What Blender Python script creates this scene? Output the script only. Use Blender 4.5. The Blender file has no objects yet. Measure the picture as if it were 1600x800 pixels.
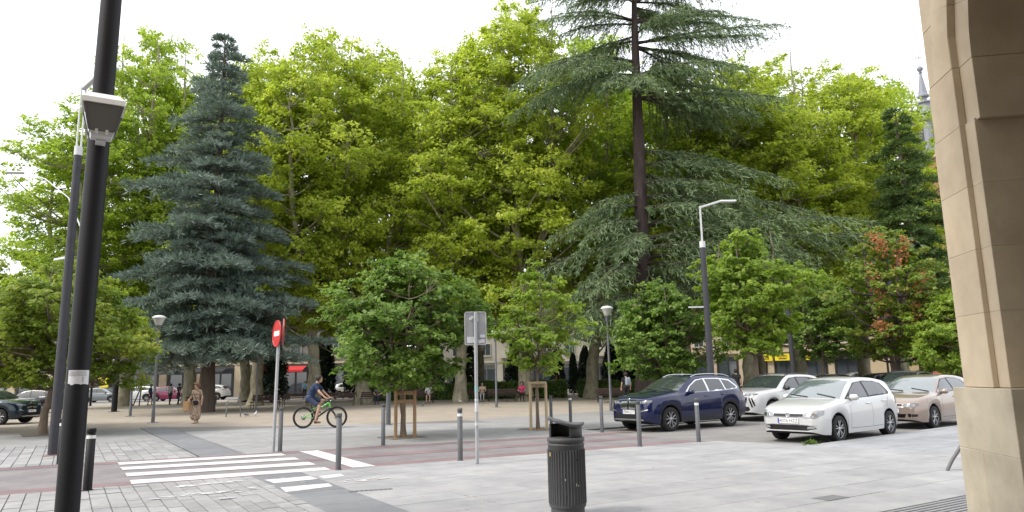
import bpy, bmesh, math, random
import numpy as np
from mathutils import Vector, Matrix
from mathutils.bvhtree import BVHTree

scene = bpy.context.scene
COL = scene.collection
R = math.radians

# ------------------------------------------------------------------ camera
# world frame: X runs along the lane (to the right and away), Y runs across it towards the square, metres
YAW, PITCH, ROLL, EYE = 1.018415, 0.169011, -0.020987, 1.563
def set_camera():
    ri = Vector((math.sin(YAW), -math.cos(YAW), 0)); fh = Vector((math.cos(YAW), math.sin(YAW), 0)); zz = Vector((0, 0, 1))
    fw = fh * math.cos(PITCH) + zz * math.sin(PITCH); up = zz * math.cos(PITCH) - fh * math.sin(PITCH)
    r2 = ri * math.cos(ROLL) + up * math.sin(ROLL); u2 = up * math.cos(ROLL) - ri * math.sin(ROLL)
    m = Matrix((r2, u2, -fw)).transposed().to_4x4(); m.translation = (0, 0, EYE)
    cd = bpy.data.cameras.new('camera'); cd.sensor_width = 36; cd.lens = 36 * 1117.7 / 1600; cd.clip_start = .05; cd.clip_end = 3000
    co = bpy.data.objects.new('camera', cd); COL.objects.link(co); co.matrix_world = m; scene.camera = co
set_camera()

# ------------------------------------------------------------------ sky, sun, exposure (bright white overcast)
SUN_EL, SUN_AZ = 50.0, 172.0      # direction the light comes from: azimuth counted from +X towards +Y
def set_light():
    w = bpy.data.worlds.new('World'); scene.world = w; w.use_nodes = True
    nt = w.node_tree; nt.nodes.clear()
    out = nt.nodes.new('ShaderNodeOutputWorld'); add = nt.nodes.new('ShaderNodeAddShader')
    sky = nt.nodes.new('ShaderNodeTexSky'); sky.sky_type = 'NISHITA'; sky.sun_disc = False
    sky.sun_elevation = R(SUN_EL); sky.sun_rotation = R(90 - SUN_AZ); sky.air_density = 1; sky.dust_density = 3
    b1 = nt.nodes.new('ShaderNodeBackground'); b1.inputs[1].default_value = 0.05
    b2 = nt.nodes.new('ShaderNodeBackground'); b2.inputs[0].default_value = (1, 1, 1.0, 1); b2.inputs[1].default_value = 0.80   # cloud cover
    nt.links.new(sky.outputs[0], b1.inputs[0]); nt.links.new(b1.outputs[0], add.inputs[0]); nt.links.new(b2.outputs[0], add.inputs[1])
    nt.links.new(add.outputs[0], out.inputs[0])
    sd = bpy.data.lights.new('sun', 'SUN'); sd.energy = 1.5; sd.angle = R(14); sd.color = (1, .96, .89)
    so = bpy.data.objects.new('sun', sd); COL.objects.link(so)
    d = Vector((math.cos(R(SUN_AZ)) * math.cos(R(SUN_EL)), math.sin(R(SUN_AZ)) * math.cos(R(SUN_EL)), math.sin(R(SUN_EL))))
    so.rotation_euler = d.to_track_quat('Z', 'Y').to_euler(); so.location = d * 60
    vs = scene.view_settings; vs.view_transform = 'Standard'; vs.look = 'None'; vs.exposure = 0.95; vs.gamma = 1; vs.use_curve_mapping = False
    scene.cycles.diffuse_bounces = 8; scene.cycles.max_bounces = 12
set_light()

# ------------------------------------------------------------------ helpers
def link(name, me, mat=None, parent=None, loc=None, rz=None):
    o = bpy.data.objects.new(name, me); COL.objects.link(o)
    if me is not None and mat is not None and not me.materials: me.materials.append(mat)
    if parent is not None: o.parent = parent
    if loc is not None: o.location = loc
    if rz is not None: o.rotation_euler = (0, 0, rz)
    return o
def tag(o, label=None, cat=None, group=None, kind=None):
    if label: o['label'] = label
    if cat: o['category'] = cat
    if group: o['group'] = group
    if kind: o['kind'] = kind
    return o
def thing(name, label, cat, loc=(0, 0, 0), rz=0, group=None):
    return tag(link(name, None, loc=loc, rz=rz), label, cat, group)
def copy_tree(o, parent=None):
    c = o.copy(); COL.objects.link(c); c.parent = parent
    for ch in o.children: copy_tree(ch, c)
    return c
def npmesh(name, v, faces, smooth=False):
    """v (n,3); faces: list of (k,m) int arrays with constant m"""
    v = np.asarray(v, dtype=np.float32); me = bpy.data.meshes.new(name)
    fl = [np.asarray(f, dtype=np.int32) for f in (faces if isinstance(faces, list) else [faces])]
    fl = [f for f in fl if len(f)]
    tot = np.concatenate([np.full(len(f), f.shape[1], np.int32) for f in fl]); lp = np.concatenate([f.ravel() for f in fl])
    me.vertices.add(len(v)); me.vertices.foreach_set('co', v.ravel()); me.loops.add(len(lp)); me.loops.foreach_set('vertex_index', lp)
    me.polygons.add(len(tot)); me.polygons.foreach_set('loop_start', np.concatenate([[0], np.cumsum(tot)[:-1]]).astype(np.int32))
    if smooth: me.polygons.foreach_set('use_smooth', np.ones(len(tot), bool))
    me.update(calc_edges=True); return me
class MB:
    """collects simple solids; build() links them as one mesh object"""
    def __init__(s): s.v = []; s.f = []; s.sm = []
    def add(s, v, f, sm=False):
        n = len(s.v); s.v += [tuple(p) for p in v]; s.f += [tuple(i + n for i in q) for q in f]; s.sm += [sm] * len(f); return s
    def box(s, c, d, rz=0, m=None, bev=0):
        x, y, z = d[0] / 2, d[1] / 2, d[2] / 2
        if bev:
            b = min(bev, x * .9, y * .9, z * .9); pts = []
            for sx in (-1, 1):
                for sy in (-1, 1):
                    for sz in (-1, 1): pts += [(sx * (x - b), sy * (y - b), sz * z), (sx * (x - b), sy * y, sz * (z - b)), (sx * x, sy * (y - b), sz * (z - b))]
            bm = bmesh.new(); vs = [bm.verts.new(p) for p in pts]; bmesh.ops.convex_hull(bm, input=vs); bm.verts.index_update()
            pts = [tuple(q.co) for q in bm.verts]; fs = [[q.index for q in f.verts] for f in bm.faces]; bm.free()
        else:
            pts = [(a, b, e) for a in (-x, x) for b in (-y, y) for e in (-z, z)]
            fs = [(0, 1, 3, 2), (4, 6, 7, 5), (0, 4, 5, 1), (2, 3, 7, 6), (0, 2, 6, 4), (1, 5, 7, 3)]
        M = Matrix.Translation(c) @ (m.to_4x4() if m is not None else Matrix.Rotation(rz, 4, 'Z'))
        return s.add([M @ Vector(p) for p in pts], fs)
    def tube(s, P, r, n=8, cap=True):
        P = [Vector(p) for p in P]; r = list(r) if hasattr(r, '__len__') else [r] * len(P); V = []; F = []
        for i, p in enumerate(P):
            t = (P[min(i + 1, len(P) - 1)] - P[max(i - 1, 0)]).normalized()
            a = Vector((0, 0, 1)) if abs(t.z) < .9 else Vector((1, 0, 0)); u = t.cross(a).normalized(); w = t.cross(u)
            for k in range(n): q = 2 * math.pi * k / n; V.append(p + (u * math.cos(q) + w * math.sin(q)) * r[i])
        for i in range(len(P) - 1):
            for k in range(n): F.append((i * n + k, i * n + (k + 1) % n, (i + 1) * n + (k + 1) % n, (i + 1) * n + k))
        s.add(V, F, True)
        if cap: s.add([V[k] for k in range(n)], [tuple(range(n))[::-1]]); s.add([V[-n + k] for k in range(n)], [tuple(range(n))])
        return s
    def lathe(s, prof, n=24, c=(0, 0, 0), m=None, sm=True, cap=True):
        V = []; F = []; M = Matrix.Translation(c) @ (m.to_4x4() if m is not None else Matrix())
        for (rr, z) in prof:
            for k in range(n): q = 2 * math.pi * k / n; V.append(M @ Vector((rr * math.cos(q), rr * math.sin(q), z)))
        for i in range(len(prof) - 1):
            for k in range(n): F.append((i * n + k, i * n + (k + 1) % n, (i + 1) * n + (k + 1) % n, (i + 1) * n + k))
        s.add(V, F, sm)
        if cap and prof[0][0] > 1e-6: s.add(V[:n], [tuple(range(n))[::-1]])
        if cap and prof[-1][0] > 1e-6: s.add(V[-n:], [tuple(range(n))])
        return s
    def prism(s, poly, z0, z1, m=None):
        """poly in local xy extruded along local z"""
        n = len(poly); M = m if m is not None else Matrix()
        V = [M @ Vector((p[0], p[1], z0)) for p in poly] + [M @ Vector((p[0], p[1], z1)) for p in poly]
        F = [tuple(range(n))[::-1], tuple(range(n, 2 * n))] + [(i, (i + 1) % n, n + (i + 1) % n, n + i) for i in range(n)]
        return s.add(V, F)
    def mesh(s, name):
        me = bpy.data.meshes.new(name); me.from_pydata(s.v, [], s.f)
        me.polygons.foreach_set('use_smooth', s.sm); me.update(); return me
    def build(s, name, mat, parent=None, **k): return link(name, s.mesh(name), mat, parent, **k)
def text_mesh(name, body, size, mat, parent, M, depth=.004):
    cu = bpy.data.curves.new(name, 'FONT'); cu.body = body; cu.size = size; cu.align_x = 'CENTER'; cu.align_y = 'CENTER'; cu.extrude = depth; cu.resolution_u = 3
    t = bpy.data.objects.new('tmp', cu); COL.objects.link(t); dg = bpy.context.evaluated_depsgraph_get()
    me = bpy.data.meshes.new_from_object(t.evaluated_get(dg)); bpy.data.objects.remove(t); bpy.data.curves.remove(cu)
    me.materials.clear(); me.transform(M); return link(name, me, mat, parent)
def frame(o, x, n):
    """matrix whose local X is x, local Z (out of a flat sign) is n"""
    x = Vector(x).normalized(); n = Vector(n).normalized(); y = n.cross(x).normalized(); x = y.cross(n)
    m = Matrix((x, y, n)).transposed().to_4x4(); m.translation = o; return m

# ------------------------------------------------------------------ materials
MATS = {}
def mat(name, col, rough=.6, col2=None, scale=6, detail=6, contrast=.5, bump=0, bscale=40, metal=0, spec=.5, coat=0, rnd=0, aniso=(1, 1, 1), dirt=0, gum=0):
    if name in MATS: return MATS[name]
    m = bpy.data.materials.new(name); m.use_nodes = True; nt = m.node_tree; N = nt.nodes; L = nt.links
    p = N['Principled BSDF']; p.inputs['Roughness'].default_value = rough; p.inputs['Metallic'].default_value = metal
    p.inputs['Specular IOR Level'].default_value = spec; p.inputs['Coat Weight'].default_value = coat; p.inputs['Coat Roughness'].default_value = .03
    c1 = tuple(col) + (1,); p.inputs['Base Color'].default_value = c1
    tc = N.new('ShaderNodeTexCoord'); mp = N.new('ShaderNodeMapping'); mp.inputs['Scale'].default_value = aniso; L.new(tc.outputs['Object'], mp.inputs['Vector'])
    sock = None
    if col2 is not None:
        nz = N.new('ShaderNodeTexNoise'); nz.inputs['Scale'].default_value = scale; nz.inputs['Detail'].default_value = detail; nz.inputs['Roughness'].default_value = .62; L.new(mp.outputs[0], nz.inputs['Vector'])
        rp = N.new('ShaderNodeValToRGB'); rp.color_ramp.elements[0].position = .5 - contrast / 2; rp.color_ramp.elements[1].position = .5 + contrast / 2
        rp.color_ramp.elements[0].color = c1; rp.color_ramp.elements[1].color = tuple(col2) + (1,); L.new(nz.outputs['Fac'], rp.inputs['Fac']); sock = rp.outputs[0]
    if dirt:
        n2 = N.new('ShaderNodeTexNoise'); n2.inputs['Scale'].default_value = 1.1; n2.inputs['Detail'].default_value = 9; n2.inputs['Roughness'].default_value = .7
        ge = N.new('ShaderNodeNewGeometry'); L.new(ge.outputs['Position'], n2.inputs['Vector'])
        r2 = N.new('ShaderNodeValToRGB'); r2.color_ramp.elements[0].position = .38; r2.color_ramp.elements[1].position = .66
        r2.color_ramp.elements[0].color = (1 - dirt, 1 - dirt, 1 - dirt * .95, 1); r2.color_ramp.elements[1].color = (1, 1, 1, 1); L.new(n2.outputs['Fac'], r2.inputs['Fac'])
        mx = N.new('ShaderNodeMix'); mx.data_type = 'RGBA'; mx.blend_type = 'MULTIPLY'; mx.inputs['Factor'].default_value = 1
        if sock is not None: L.new(sock, mx.inputs['A'])
        else: mx.inputs['A'].default_value = c1
        L.new(r2.outputs[0], mx.inputs['B']); sock = mx.outputs['Result']
    if gum:      # trodden chewing gum and small stains
        g2 = N.new('ShaderNodeNewGeometry'); vo = N.new('ShaderNodeTexVoronoi'); vo.inputs['Scale'].default_value = 1.9; L.new(g2.outputs['Position'], vo.inputs['Vector'])
        r3 = N.new('ShaderNodeValToRGB'); r3.color_ramp.elements[0].position = .045; r3.color_ramp.elements[1].position = .075; r3.color_ramp.elements[0].color = (1 - gum,) * 3 + (1,); r3.color_ramp.elements[1].color = (1, 1, 1, 1); L.new(vo.outputs['Distance'], r3.inputs['Fac'])
        m3 = N.new('ShaderNodeMix'); m3.data_type = 'RGBA'; m3.blend_type = 'MULTIPLY'; m3.inputs['Factor'].default_value = 1
        if sock is not None: L.new(sock, m3.inputs['A'])
        else: m3.inputs['A'].default_value = c1
        L.new(r3.outputs[0], m3.inputs['B']); sock = m3.outputs['Result']
    if rnd:
        oi = N.new('ShaderNodeObjectInfo'); mr = N.new('ShaderNodeMapRange'); mr.inputs['To Min'].default_value = 1 - rnd; mr.inputs['To Max'].default_value = 1 + rnd; L.new(oi.outputs['Random'], mr.inputs['Value'])
        hs = N.new('ShaderNodeHueSaturation'); L.new(mr.outputs[0], hs.inputs['Value'])
        if sock is not None: L.new(sock, hs.inputs['Color'])
        else: hs.inputs['Color'].default_value = c1
        sock = hs.outputs[0]
    if sock is not None: L.new(sock, p.inputs['Base Color'])
    if bump:
        nb = N.new('ShaderNodeTexNoise'); nb.inputs['Scale'].default_value = bscale; nb.inputs['Detail'].default_value = 5; L.new(mp.outputs[0], nb.inputs['Vector'])
        bn = N.new('ShaderNodeBump'); bn.inputs['Strength'].default_value = bump; bn.inputs['Distance'].default_value = .02; L.new(nb.outputs['Fac'], bn.inputs['Height']); L.new(bn.outputs[0], p.inputs['Normal'])
    MATS[name] = m; return m
def leafmat(name, cols, trans=.45, rough=.5, tint=1.15):
    """cols: list of colours spread over single leaves at random; a little clump-sized drift on top"""
    if name in MATS: return MATS[name]
    m = bpy.data.materials.new(name); m.use_nodes = True; nt = m.node_tree; N = nt.nodes; L = nt.links
    p = N['Principled BSDF']; p.inputs['Roughness'].default_value = rough; p.inputs['Specular IOR Level'].default_value = .35
    ge = N.new('ShaderNodeNewGeometry'); nz = N.new('ShaderNodeTexNoise'); nz.inputs['Scale'].default_value = .55; nz.inputs['Detail'].default_value = 3; L.new(ge.outputs['Position'], nz.inputs['Vector'])
    ma = N.new('ShaderNodeMath'); ma.operation = 'MULTIPLY_ADD'; ma.inputs[1].default_value = .55; L.new(ge.outputs['Random Per Island'], ma.inputs[0])
    mb = N.new('ShaderNodeMath'); mb.operation = 'MULTIPLY_ADD'; mb.inputs[1].default_value = 1.1; mb.inputs[2].default_value = -.33; L.new(nz.outputs['Fac'], mb.inputs[0]); L.new(mb.outputs[0], ma.inputs[2])
    rp = N.new('ShaderNodeValToRGB'); el = rp.color_ramp.elements
    while len(el) < len(cols): el.new(.5)
    for i, c in enumerate(cols): el[i].position = i / (len(cols) - 1); el[i].color = tuple(c) + (1,)
    L.new(ma.outputs[0], rp.inputs['Fac']); L.new(rp.outputs[0], p.inputs['Base Color'])
    tr = N.new('ShaderNodeBsdfTranslucent'); mu = N.new('ShaderNodeMix'); mu.data_type = 'RGBA'; mu.blend_type = 'MULTIPLY'; mu.inputs['Factor'].default_value = 1
    L.new(rp.outputs[0], mu.inputs['A']); mu.inputs['B'].default_value = (tint * 1.1, tint * 1.17, tint * .75, 1); L.new(mu.outputs['Result'], tr.inputs[0])
    ms = N.new('ShaderNodeMixShader'); ms.inputs[0].default_value = trans; L.new(p.outputs[0], ms.inputs[1]); L.new(tr.outputs[0], ms.inputs[2])
    L.new(ms.outputs[0], N['Material Output'].inputs[0]); MATS[name] = m; return m
def glassmat(name, col, alpha_through=.0, rough=.03):
    if name in MATS: return MATS[name]
    m = bpy.data.materials.new(name); m.use_nodes = True; p = m.node_tree.nodes['Principled BSDF']
    p.inputs['Base Color'].default_value = tuple(col) + (1,); p.inputs['Roughness'].default_value = rough; p.inputs['Specular IOR Level'].default_value = .9; p.inputs['Coat Weight'].default_value = .5
    MATS[name] = m; return m

GRANITE = mat('pale_granite', (0.301, 0.301, 0.304), .75, (0.364, 0.360, 0.357), 3.5, 8, .5, bump=.15, bscale=90, rnd=.075, dirt=.24, gum=.3)
GRANITE_B = mat('blue_grey_granite', (0.252, 0.259, 0.273), .75, (0.315, 0.319, 0.326), 3, 8, .5, bump=.15, bscale=90, rnd=.10, dirt=.24, gum=.3)
SETT = mat('sett_granite', (0.280, 0.280, 0.280), .8, (0.350, 0.346, 0.339), 6, 8, .5, bump=.3, bscale=60, rnd=.14, dirt=.28, gum=.2)
SLATE = mat('slate_paving', (0.168, 0.172, 0.183), .7, (0.211, 0.215, 0.222), 4, 7, .5, bump=.2, bscale=80, rnd=.07, dirt=.18)
JOINT = mat('joint_sand', (0.133, 0.129, 0.121), .95, (0.187, 0.179, 0.164), 8, bump=.2)
CONCRETE = mat('plaza_concrete', (0.252, 0.252, 0.245), .85, (0.301, 0.297, 0.287), 1.2, 9, .5, bump=.15, bscale=50, rnd=.05, dirt=.2)
TAN = mat('sandy_paving', (.295, .25, .197), .9, (.36, .312, .25), .35, 10, .5, bump=.25, bscale=30, dirt=.2)
ASPHALT = mat('asphalt_grey', (.195, .178, .18), .85, (.245, .228, .228), .8, 10, .5, bump=.4, bscale=120, dirt=.26)
REDASPH = mat('asphalt_red', (.20, .135, .137), .85, (.24, .172, .17), 1.1, 10, .5, bump=.4, bscale=120, dirt=.24)
STREET = mat('street_asphalt', (0.203, 0.196, 0.185), .85, (0.259, 0.248, 0.234), .7, 10, .5, bump=.4, bscale=120, dirt=.22)
PAINT = mat('road_paint', (.50, .50, .49), .7, (.66, .66, .65), 4, 10, .4, bump=.2, bscale=80, dirt=.2)
EARTH = mat('tree_pit_earth', (.16, .11, .065), .95, (.26, .19, .115), 8, 8, .5, bump=.8, bscale=40)
# ------------------------------------------------------------------ the setting: ground, lane, paving
def sheet(name, poly, z, m, parent=None, kind='structure', zs=None, th=0):
    v = [(p[0], p[1], z if zs is None else zs[i]) for i, p in enumerate(poly)]
    me = bpy.data.meshes.new(name); me.from_pydata(v, [], [tuple(range(len(v)))]); me.update()
    o = link(name, me, m, parent)
    if kind: o['kind'] = kind
    return o
def clip(poly, reg):
    """clip a polygon by a convex counter-clockwise region"""
    out = list(poly)
    for i in range(len(reg)):
        a, b = reg[i], reg[(i + 1) % len(reg)]; src = out; out = []
        sd = lambda p: (b[0] - a[0]) * (p[1] - a[1]) - (b[1] - a[1]) * (p[0] - a[0])
        for j in range(len(src)):
            p, q = src[j], src[(j + 1) % len(src)]; sp, sq = sd(p), sd(q)
            if sp >= 0: out.append(p)
            if (sp >= 0) != (sq >= 0): t = sp / (sp - sq); out.append((p[0] + (q[0] - p[0]) * t, p[1] + (q[1] - p[1]) * t))
        if len(out) < 3: return []
    return out
def area(p): return abs(sum(p[i][0] * p[(i + 1) % len(p)][1] - p[(i + 1) % len(p)][0] * p[i][1] for i in range(len(p)))) / 2
def paving(name, piece, reg, rows, length, m, ang=0, gap=.010, z=0, th=.03, seed=1, limit=300, jit=.5, along='x', rough=.0015):
    """structure 'name' (its joint bed) with single paving pieces as children; rows: row widths cycled; length: (min,max) of pieces"""
    rng = random.Random(seed)
    base = sheet(name, reg, z - .014, JOINT)
    ca, sa = math.cos(ang), math.sin(ang)
    loc = [(p[0] * ca + p[1] * sa, -p[0] * sa + p[1] * ca) for p in reg]
    if along == 'y': loc = [(p[1], p[0]) for p in loc]
    x0, x1 = min(p[0] for p in loc), max(p[0] for p in loc); y0, y1 = min(p[1] for p in loc), max(p[1] for p in loc)
    pcs = []; y = y0; i = 0
    while y < y1:
        w = rows[i % len(rows)]; i += 1; x = x0 - rng.random() * length[1] * jit - .01
        while x < x1:
            l = rng.uniform(*length); q = [(x + gap / 2, y + gap / 2), (x + l - gap / 2, y + gap / 2), (x + l - gap / 2, y + w - gap / 2), (x + gap / 2, y + w - gap / 2)]
            if along == 'y': q = [(b, a) for a, b in q][::-1]
            q = [(a * ca - b * sa, a * sa + b * ca) for a, b in q]
            c = clip(q, reg)
            if len(c) >= 3 and area(c) > .004: pcs.append(c)
            x += l
        y += w
    pcs.sort(key=lambda c: sum(p[0] for p in c) ** 2 / len(c) ** 2 + sum(p[1] for p in c) ** 2 / len(c) ** 2)
    def solid(mb, c):
        n = len(c); dz = z + rng.uniform(-rough, rough); tl = rng.uniform(-.6, .6) * rough
        ct = (sum(p[0] for p in c) / n, sum(p[1] for p in c) / n); e = .004
        top = [(p[0] + (ct[0] - p[0]) * e * 2, p[1] + (ct[1] - p[1]) * e * 2, dz + tl * (p[0] - ct[0])) for p in c]
        mid = [(p[0], p[1], dz - .004) for p in c]; bot = [(p[0], p[1], dz - th) for p in c]
        F = [tuple(range(n))]
        for a, b in ((0, n), (n, 2 * n)): F += [(b + k, b + (k + 1) % n, a + (k + 1) % n, a + k) for k in range(n)]
        mb.add(top + mid + bot, F)
    for c in pcs[:limit]:
        mb = MB(); solid(mb, c); mb.build(piece, m, base)
    if len(pcs) > limit:
        mb = MB()
        for c in pcs[limit:]: solid(mb, c)
        tag(mb.build(piece + '_field', m, base), kind='stuff')
    return base

near = lambda u: 13.42 - .073 * u
far = lambda u: 17.86 - .132 * u
tag(sheet('ground', [(-700, -300), (900, -300), (900, 900), (-700, 900)], -.16, TAN), kind='structure')
# lane (grey with reddish edges), widening into the street on the right
lane = sheet('lane', [(-14, near(-14)), (12.9, near(12.9)), (12.9, far(12.9)), (-14, far(-14))], -.008, ASPHALT)
def strip(name, u0, u1, f0, f1, z, m, n=14, wob=.03, seed=3):
    rng = random.Random(seed); us = [u0 + (u1 - u0) * i / n for i in range(n + 1)]
    a = [(u, f0(u)) for u in us]; b = [(u, f1(u) + rng.uniform(-wob, wob)) for u in us]
    v = [(p[0], p[1], z) for p in a + b]; me = bpy.data.meshes.new(name); me.from_pydata(v, [], [(i, i + 1, n + 2 + i, n + 1 + i) for i in range(n)]); me.update(); return link(name, me, m, lane)
strip('red_border', -14, 12.9, near, lambda u: near(u) + .55, -.004, REDASPH)
strip('red_border', -14, 12.9, lambda u: far(u) - .50, lambda u: far(u), -.004, REDASPH, wob=0)
strip('red_border', 4.3, 12.9, lambda u: (near(u) + far(u)) / 2 - .28, lambda u: (near(u) + far(u)) / 2 + .25, -.004, REDASPH, wob=.05)
def paintq(name, q, z=.0005, par=None):
    # painted bar, its long sides slightly worn
    rng = random.Random(int(q[0][1] * 97)); n = 14; v = []
    for i in range(n + 1):
        t = i / n
        for a, b in ((q[0], q[1]), (q[3], q[2])): v.append((a[0] + (b[0] - a[0]) * t + rng.uniform(-.01, .01), a[1] + (b[1] - a[1]) * t + rng.uniform(-.012, .012), z))
    me = bpy.data.meshes.new(name); me.from_pydata(v, [], [(2 * i + 1, 2 * i + 3, 2 * i + 2, 2 * i) for i in range(n)]); me.update(); return link(name, me, PAINT, par or lane)
for q in ([(1, 17.47), (4.21, 16.93), (4.2, 16.39), (1, 16.91)], [(1, 16.4), (4.22, 15.83), (4.2, 15.3), (1, 15.83)], [(1, 15.26), (4.2, 14.7), (4.19, 14.14), (1, 14.68)], [(1, 14.08), (4.2, 13.6), (4.18, 13.14), (1, 13.5)]):
    paintq('crossing_stripe', q)
paintq('stop_band', [(4.66, far(4.66) - .12), (5.08, far(5.08) - .16), (5.0, near(5) + .06), (4.6, near(4.6) + .1)][:])
# near pavement: setts on the left, a slate strip, pale slabs on the right
setts = paving('setts_pavement', 'sett', [(-5.5, 7.0), (2.8, 7.0), (2.8, near(2.8)), (-5.5, near(-5.5))], [.205, .19, .215], (.32, .72), SETT, along='y', seed=4, gap=.014, rough=.004)
slate = paving('slate_strip', 'slate_slab', [(2.8, 3.5), (3.64, 3.5), (3.64, near(3.64)), (2.8, near(2.8))], [.84], (1.25, 1.25), SLATE, along='y', seed=5, jit=.3)
for q in ([(2.85, 12.52), (3.6, 12.5), (3.6, 12.03), (2.9, 12.0)], [(2.86, 11.46), (3.58, 11.42), (3.53, 11.05), (2.8, 10.92)]): paintq('crossing_stripe', q, .0042, slate)
slabs = paving('slab_pavement', 'granite_slab', [(3.64, 5.02), (15.2, 5.02), (13.67, 10.28), (12.85, near(12.85)), (3.64, near(3.64))], [.78, .62, .95, .7], (.95, 1.55), GRANITE, seed=6, gap=.012)
slabs2 = paving('slab_pavement', 'granite_slab', [(15.2, 5.02), (29, 5.02), (29, 11.83), (13.67, 10.28)], [.8, .66, .9], (1.0, 1.6), GRANITE_B, seed=7, gap=.012, limit=160)
paintq('crossing_stripe', [(3.7, 12.38), (4.12, 12.46), (4.08, 12.1), (3.7, 11.98)], .0042, slabs)
worn = MB(); rng = random.Random(9)
for (u, v, n, su, sv) in ((1.9, 12.62, 34, .5, .06), (1.9, 11.6, 46, .4, .09), (4.15, 11.45, 18, .2, .12)):   # remains of old paint on single setts and slabs
    for k in range(n):
        a, b = u + rng.gauss(0, su), v + rng.gauss(0, sv); r = rng.uniform(.02, .09); nn = 6; ph = rng.random()
        zz = .0062 + .0001 * (len(worn.f) % 9); worn.add([(a + r * (1.5 * math.cos(2 * math.pi * (k2 + ph) / nn)) * rng.uniform(.5, 1), b + r * .6 * math.sin(2 * math.pi * (k2 + ph) / nn) * rng.uniform(.5, 1), zz) for k2 in range(nn)], [tuple(range(nn))])
tag(worn.build('worn_paint', PAINT, setts), kind='stuff')
IRON = mat('cast_iron', (.13, .13, .135), .6, (.2, .2, .2), 30, bump=.5, bscale=60)
mb = MB(); mb.box((3.86, 10.3, .003), (.62, .10, .006), rz=-.25)
for k in range(9): mb.box((3.6 + k * .066, 10.365 - k * .017, .008), (.02, .08, .006), rz=-.25)
mb.build('drain_grate', IRON, slabs)
mb = MB(); mb.box((8.25, 5.9, .003), (.42, .24, .006)); [mb.box((8.08 + k * .085, 5.9, .007), (.03, .2, .004)) for k in range(5)]; mb.build('access_cover', IRON, slabs)
mb = MB(); mb.box((2.0, 10.9, .006), (.22, .12, .006)); mb.build('access_cover', mat('galv_cover', (.42, .4, .42), .5), setts)
# ribbed strip along the arcade
tac = sheet('ribbed_paving', [(3.64, 2.2), (29, 2.2), (29, 5.01), (3.64, 5.01)], -.012, SLATE)
for k in range(34):
    mb = MB(); mb.box((15, 2.26 + k * .0815, -.002), (22.4, .045, .016), bev=.006); mb.build('paving_rib', mat('rib_stone', (.24, .243, .25), .8, (.30, .30, .305), 3, 8, rnd=.06, dirt=.15), tac)
# far pavement between lane and square
fs = paving('far_setts', 'sett', [(-7, far(-7)), (2.55, far(2.55)), (2.5, 24.1), (-7, 24.6)], [.24, .22, .25], (.5, .8), SETT, along='y', seed=12, gap=.016, rough=.004)
paving('far_slate_strip', 'slate_slab', [(2.62, far(2.62)), (3.55, far(3.55)), (3.35, 31), (2.45, 31)], [1.0], (1.3, 1.6), SLATE, along='y', seed=14, jit=.3)
fp = paving('far_slab_pavement', 'granite_slab', [(3.57, far(3.57)), (12.9, far(12.9)), (13.3, 17.7), (13.3, 25.6), (9, 26.2), (3.4, 30.6)], [.9, .75, 1.05], (1.2, 1.9), mat('warm_grey_granite', (.265, .265, .262), .8, (.325, .32, .315), 2.5, 8, bump=.15, bscale=80, rnd=.07, dirt=.18), seed=15, gap=.010)
sheet('concrete_band', [(-30, 25.9), (-7, 24.62), (2.5, 24.12), (2.43, 31.2), (-30, 33)], -.012, CONCRETE)
sheet('far_concrete', [(13.3, 17.7), (26, 18.3), (26, 26.5), (13.3, 25.6)], -.012, CONCRETE)
sheet('square', [(-60, 30), (3, 30), (8, 24), (26, 24), (34, 30.5), (95, 30.5), (95, 120), (-60, 120)], -.022, TAN)
# street on the right, a hand lower than the pavement
ST = -.05
sheet('street', [(14.0, 10.0), (80, 15), (80, 31), (33, 31), (26, 24), (25.9, 18.4), (14.0, 17.75)], ST, STREET)
sheet('street_ramp', [(12.9, near(12.9)), (14.0, 10.3), (14.0, 17.75), (13.3, 17.7), (12.9, far(12.9))], 0, STREET, zs=[-.008, ST + .001, ST + .001, -.02, -.008])
KERB = mat('kerb_granite', (.26, .26, .26), .8, (.33, .327, .323), 5, 8, bump=.2, rnd=.08, dirt=.2)
def kerb(a, b, n, w=.16, z0=-.15, z1=.004, name='kerb'):
    a, b = Vector(a + (0,)), Vector(b + (0,)); d = (b - a); L = d.length; rz = math.atan2(d.y, d.x); root = None
    for i in range(n):
        c = a + d * ((i + .5) / n); mb = MB(); mb.box((c.x, c.y, (z0 + z1) / 2), (L / n - .008, w, z1 - z0), rz=rz, bev=.008)
        if root is None: root = tag(mb.build(name, KERB), kind='structure')
        else: mb.build('kerb_stone', KERB, root)
kerb((13.9, 10.22), (29, 11.75), 14); kerb((12.95, 12.5), (13.85, 10.3), 3); kerb((13.4, 17.82), (25.9, 18.45), 12)
# side street and car park on the far left, street behind the square
sheet('side_street', [(-60, 34), (-3.5, 38), (-2.0, 60), (-2, 120), (-60, 120)], -.016, STREET)
sheet('back_street', [(-2, 79), (31, 79), (60, 58), (75, 40), (95, 40), (95, 120), (-2, 120)], -.016, STREET)
# earth squares round the street trees
def tree_pit(c, a, rz, grp):
    r = sheet('tree_pit', [(c[0] + math.cos(rz + R(45 + 90 * k)) * a, c[1] + math.sin(rz + R(45 + 90 * k)) * a) for k in range(4)], .0055, EARTH)
    for k in range(4):
        mb = MB(); q = rz + R(90 * k); mb.box((c[0] + math.cos(q) * a * .707, c[1] + math.sin(q) * a * .707, .006), (.03, a * 1.414 - .03, .02), rz=q); mb.build('pit_edge', IRON, r)
tree_pit((8.0, 19.0), .72, 0.05, 0); tree_pit((12.45, 18.75), .72, .05, 0); tree_pit((-.64, 29.7), .8, .1, 0)
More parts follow.
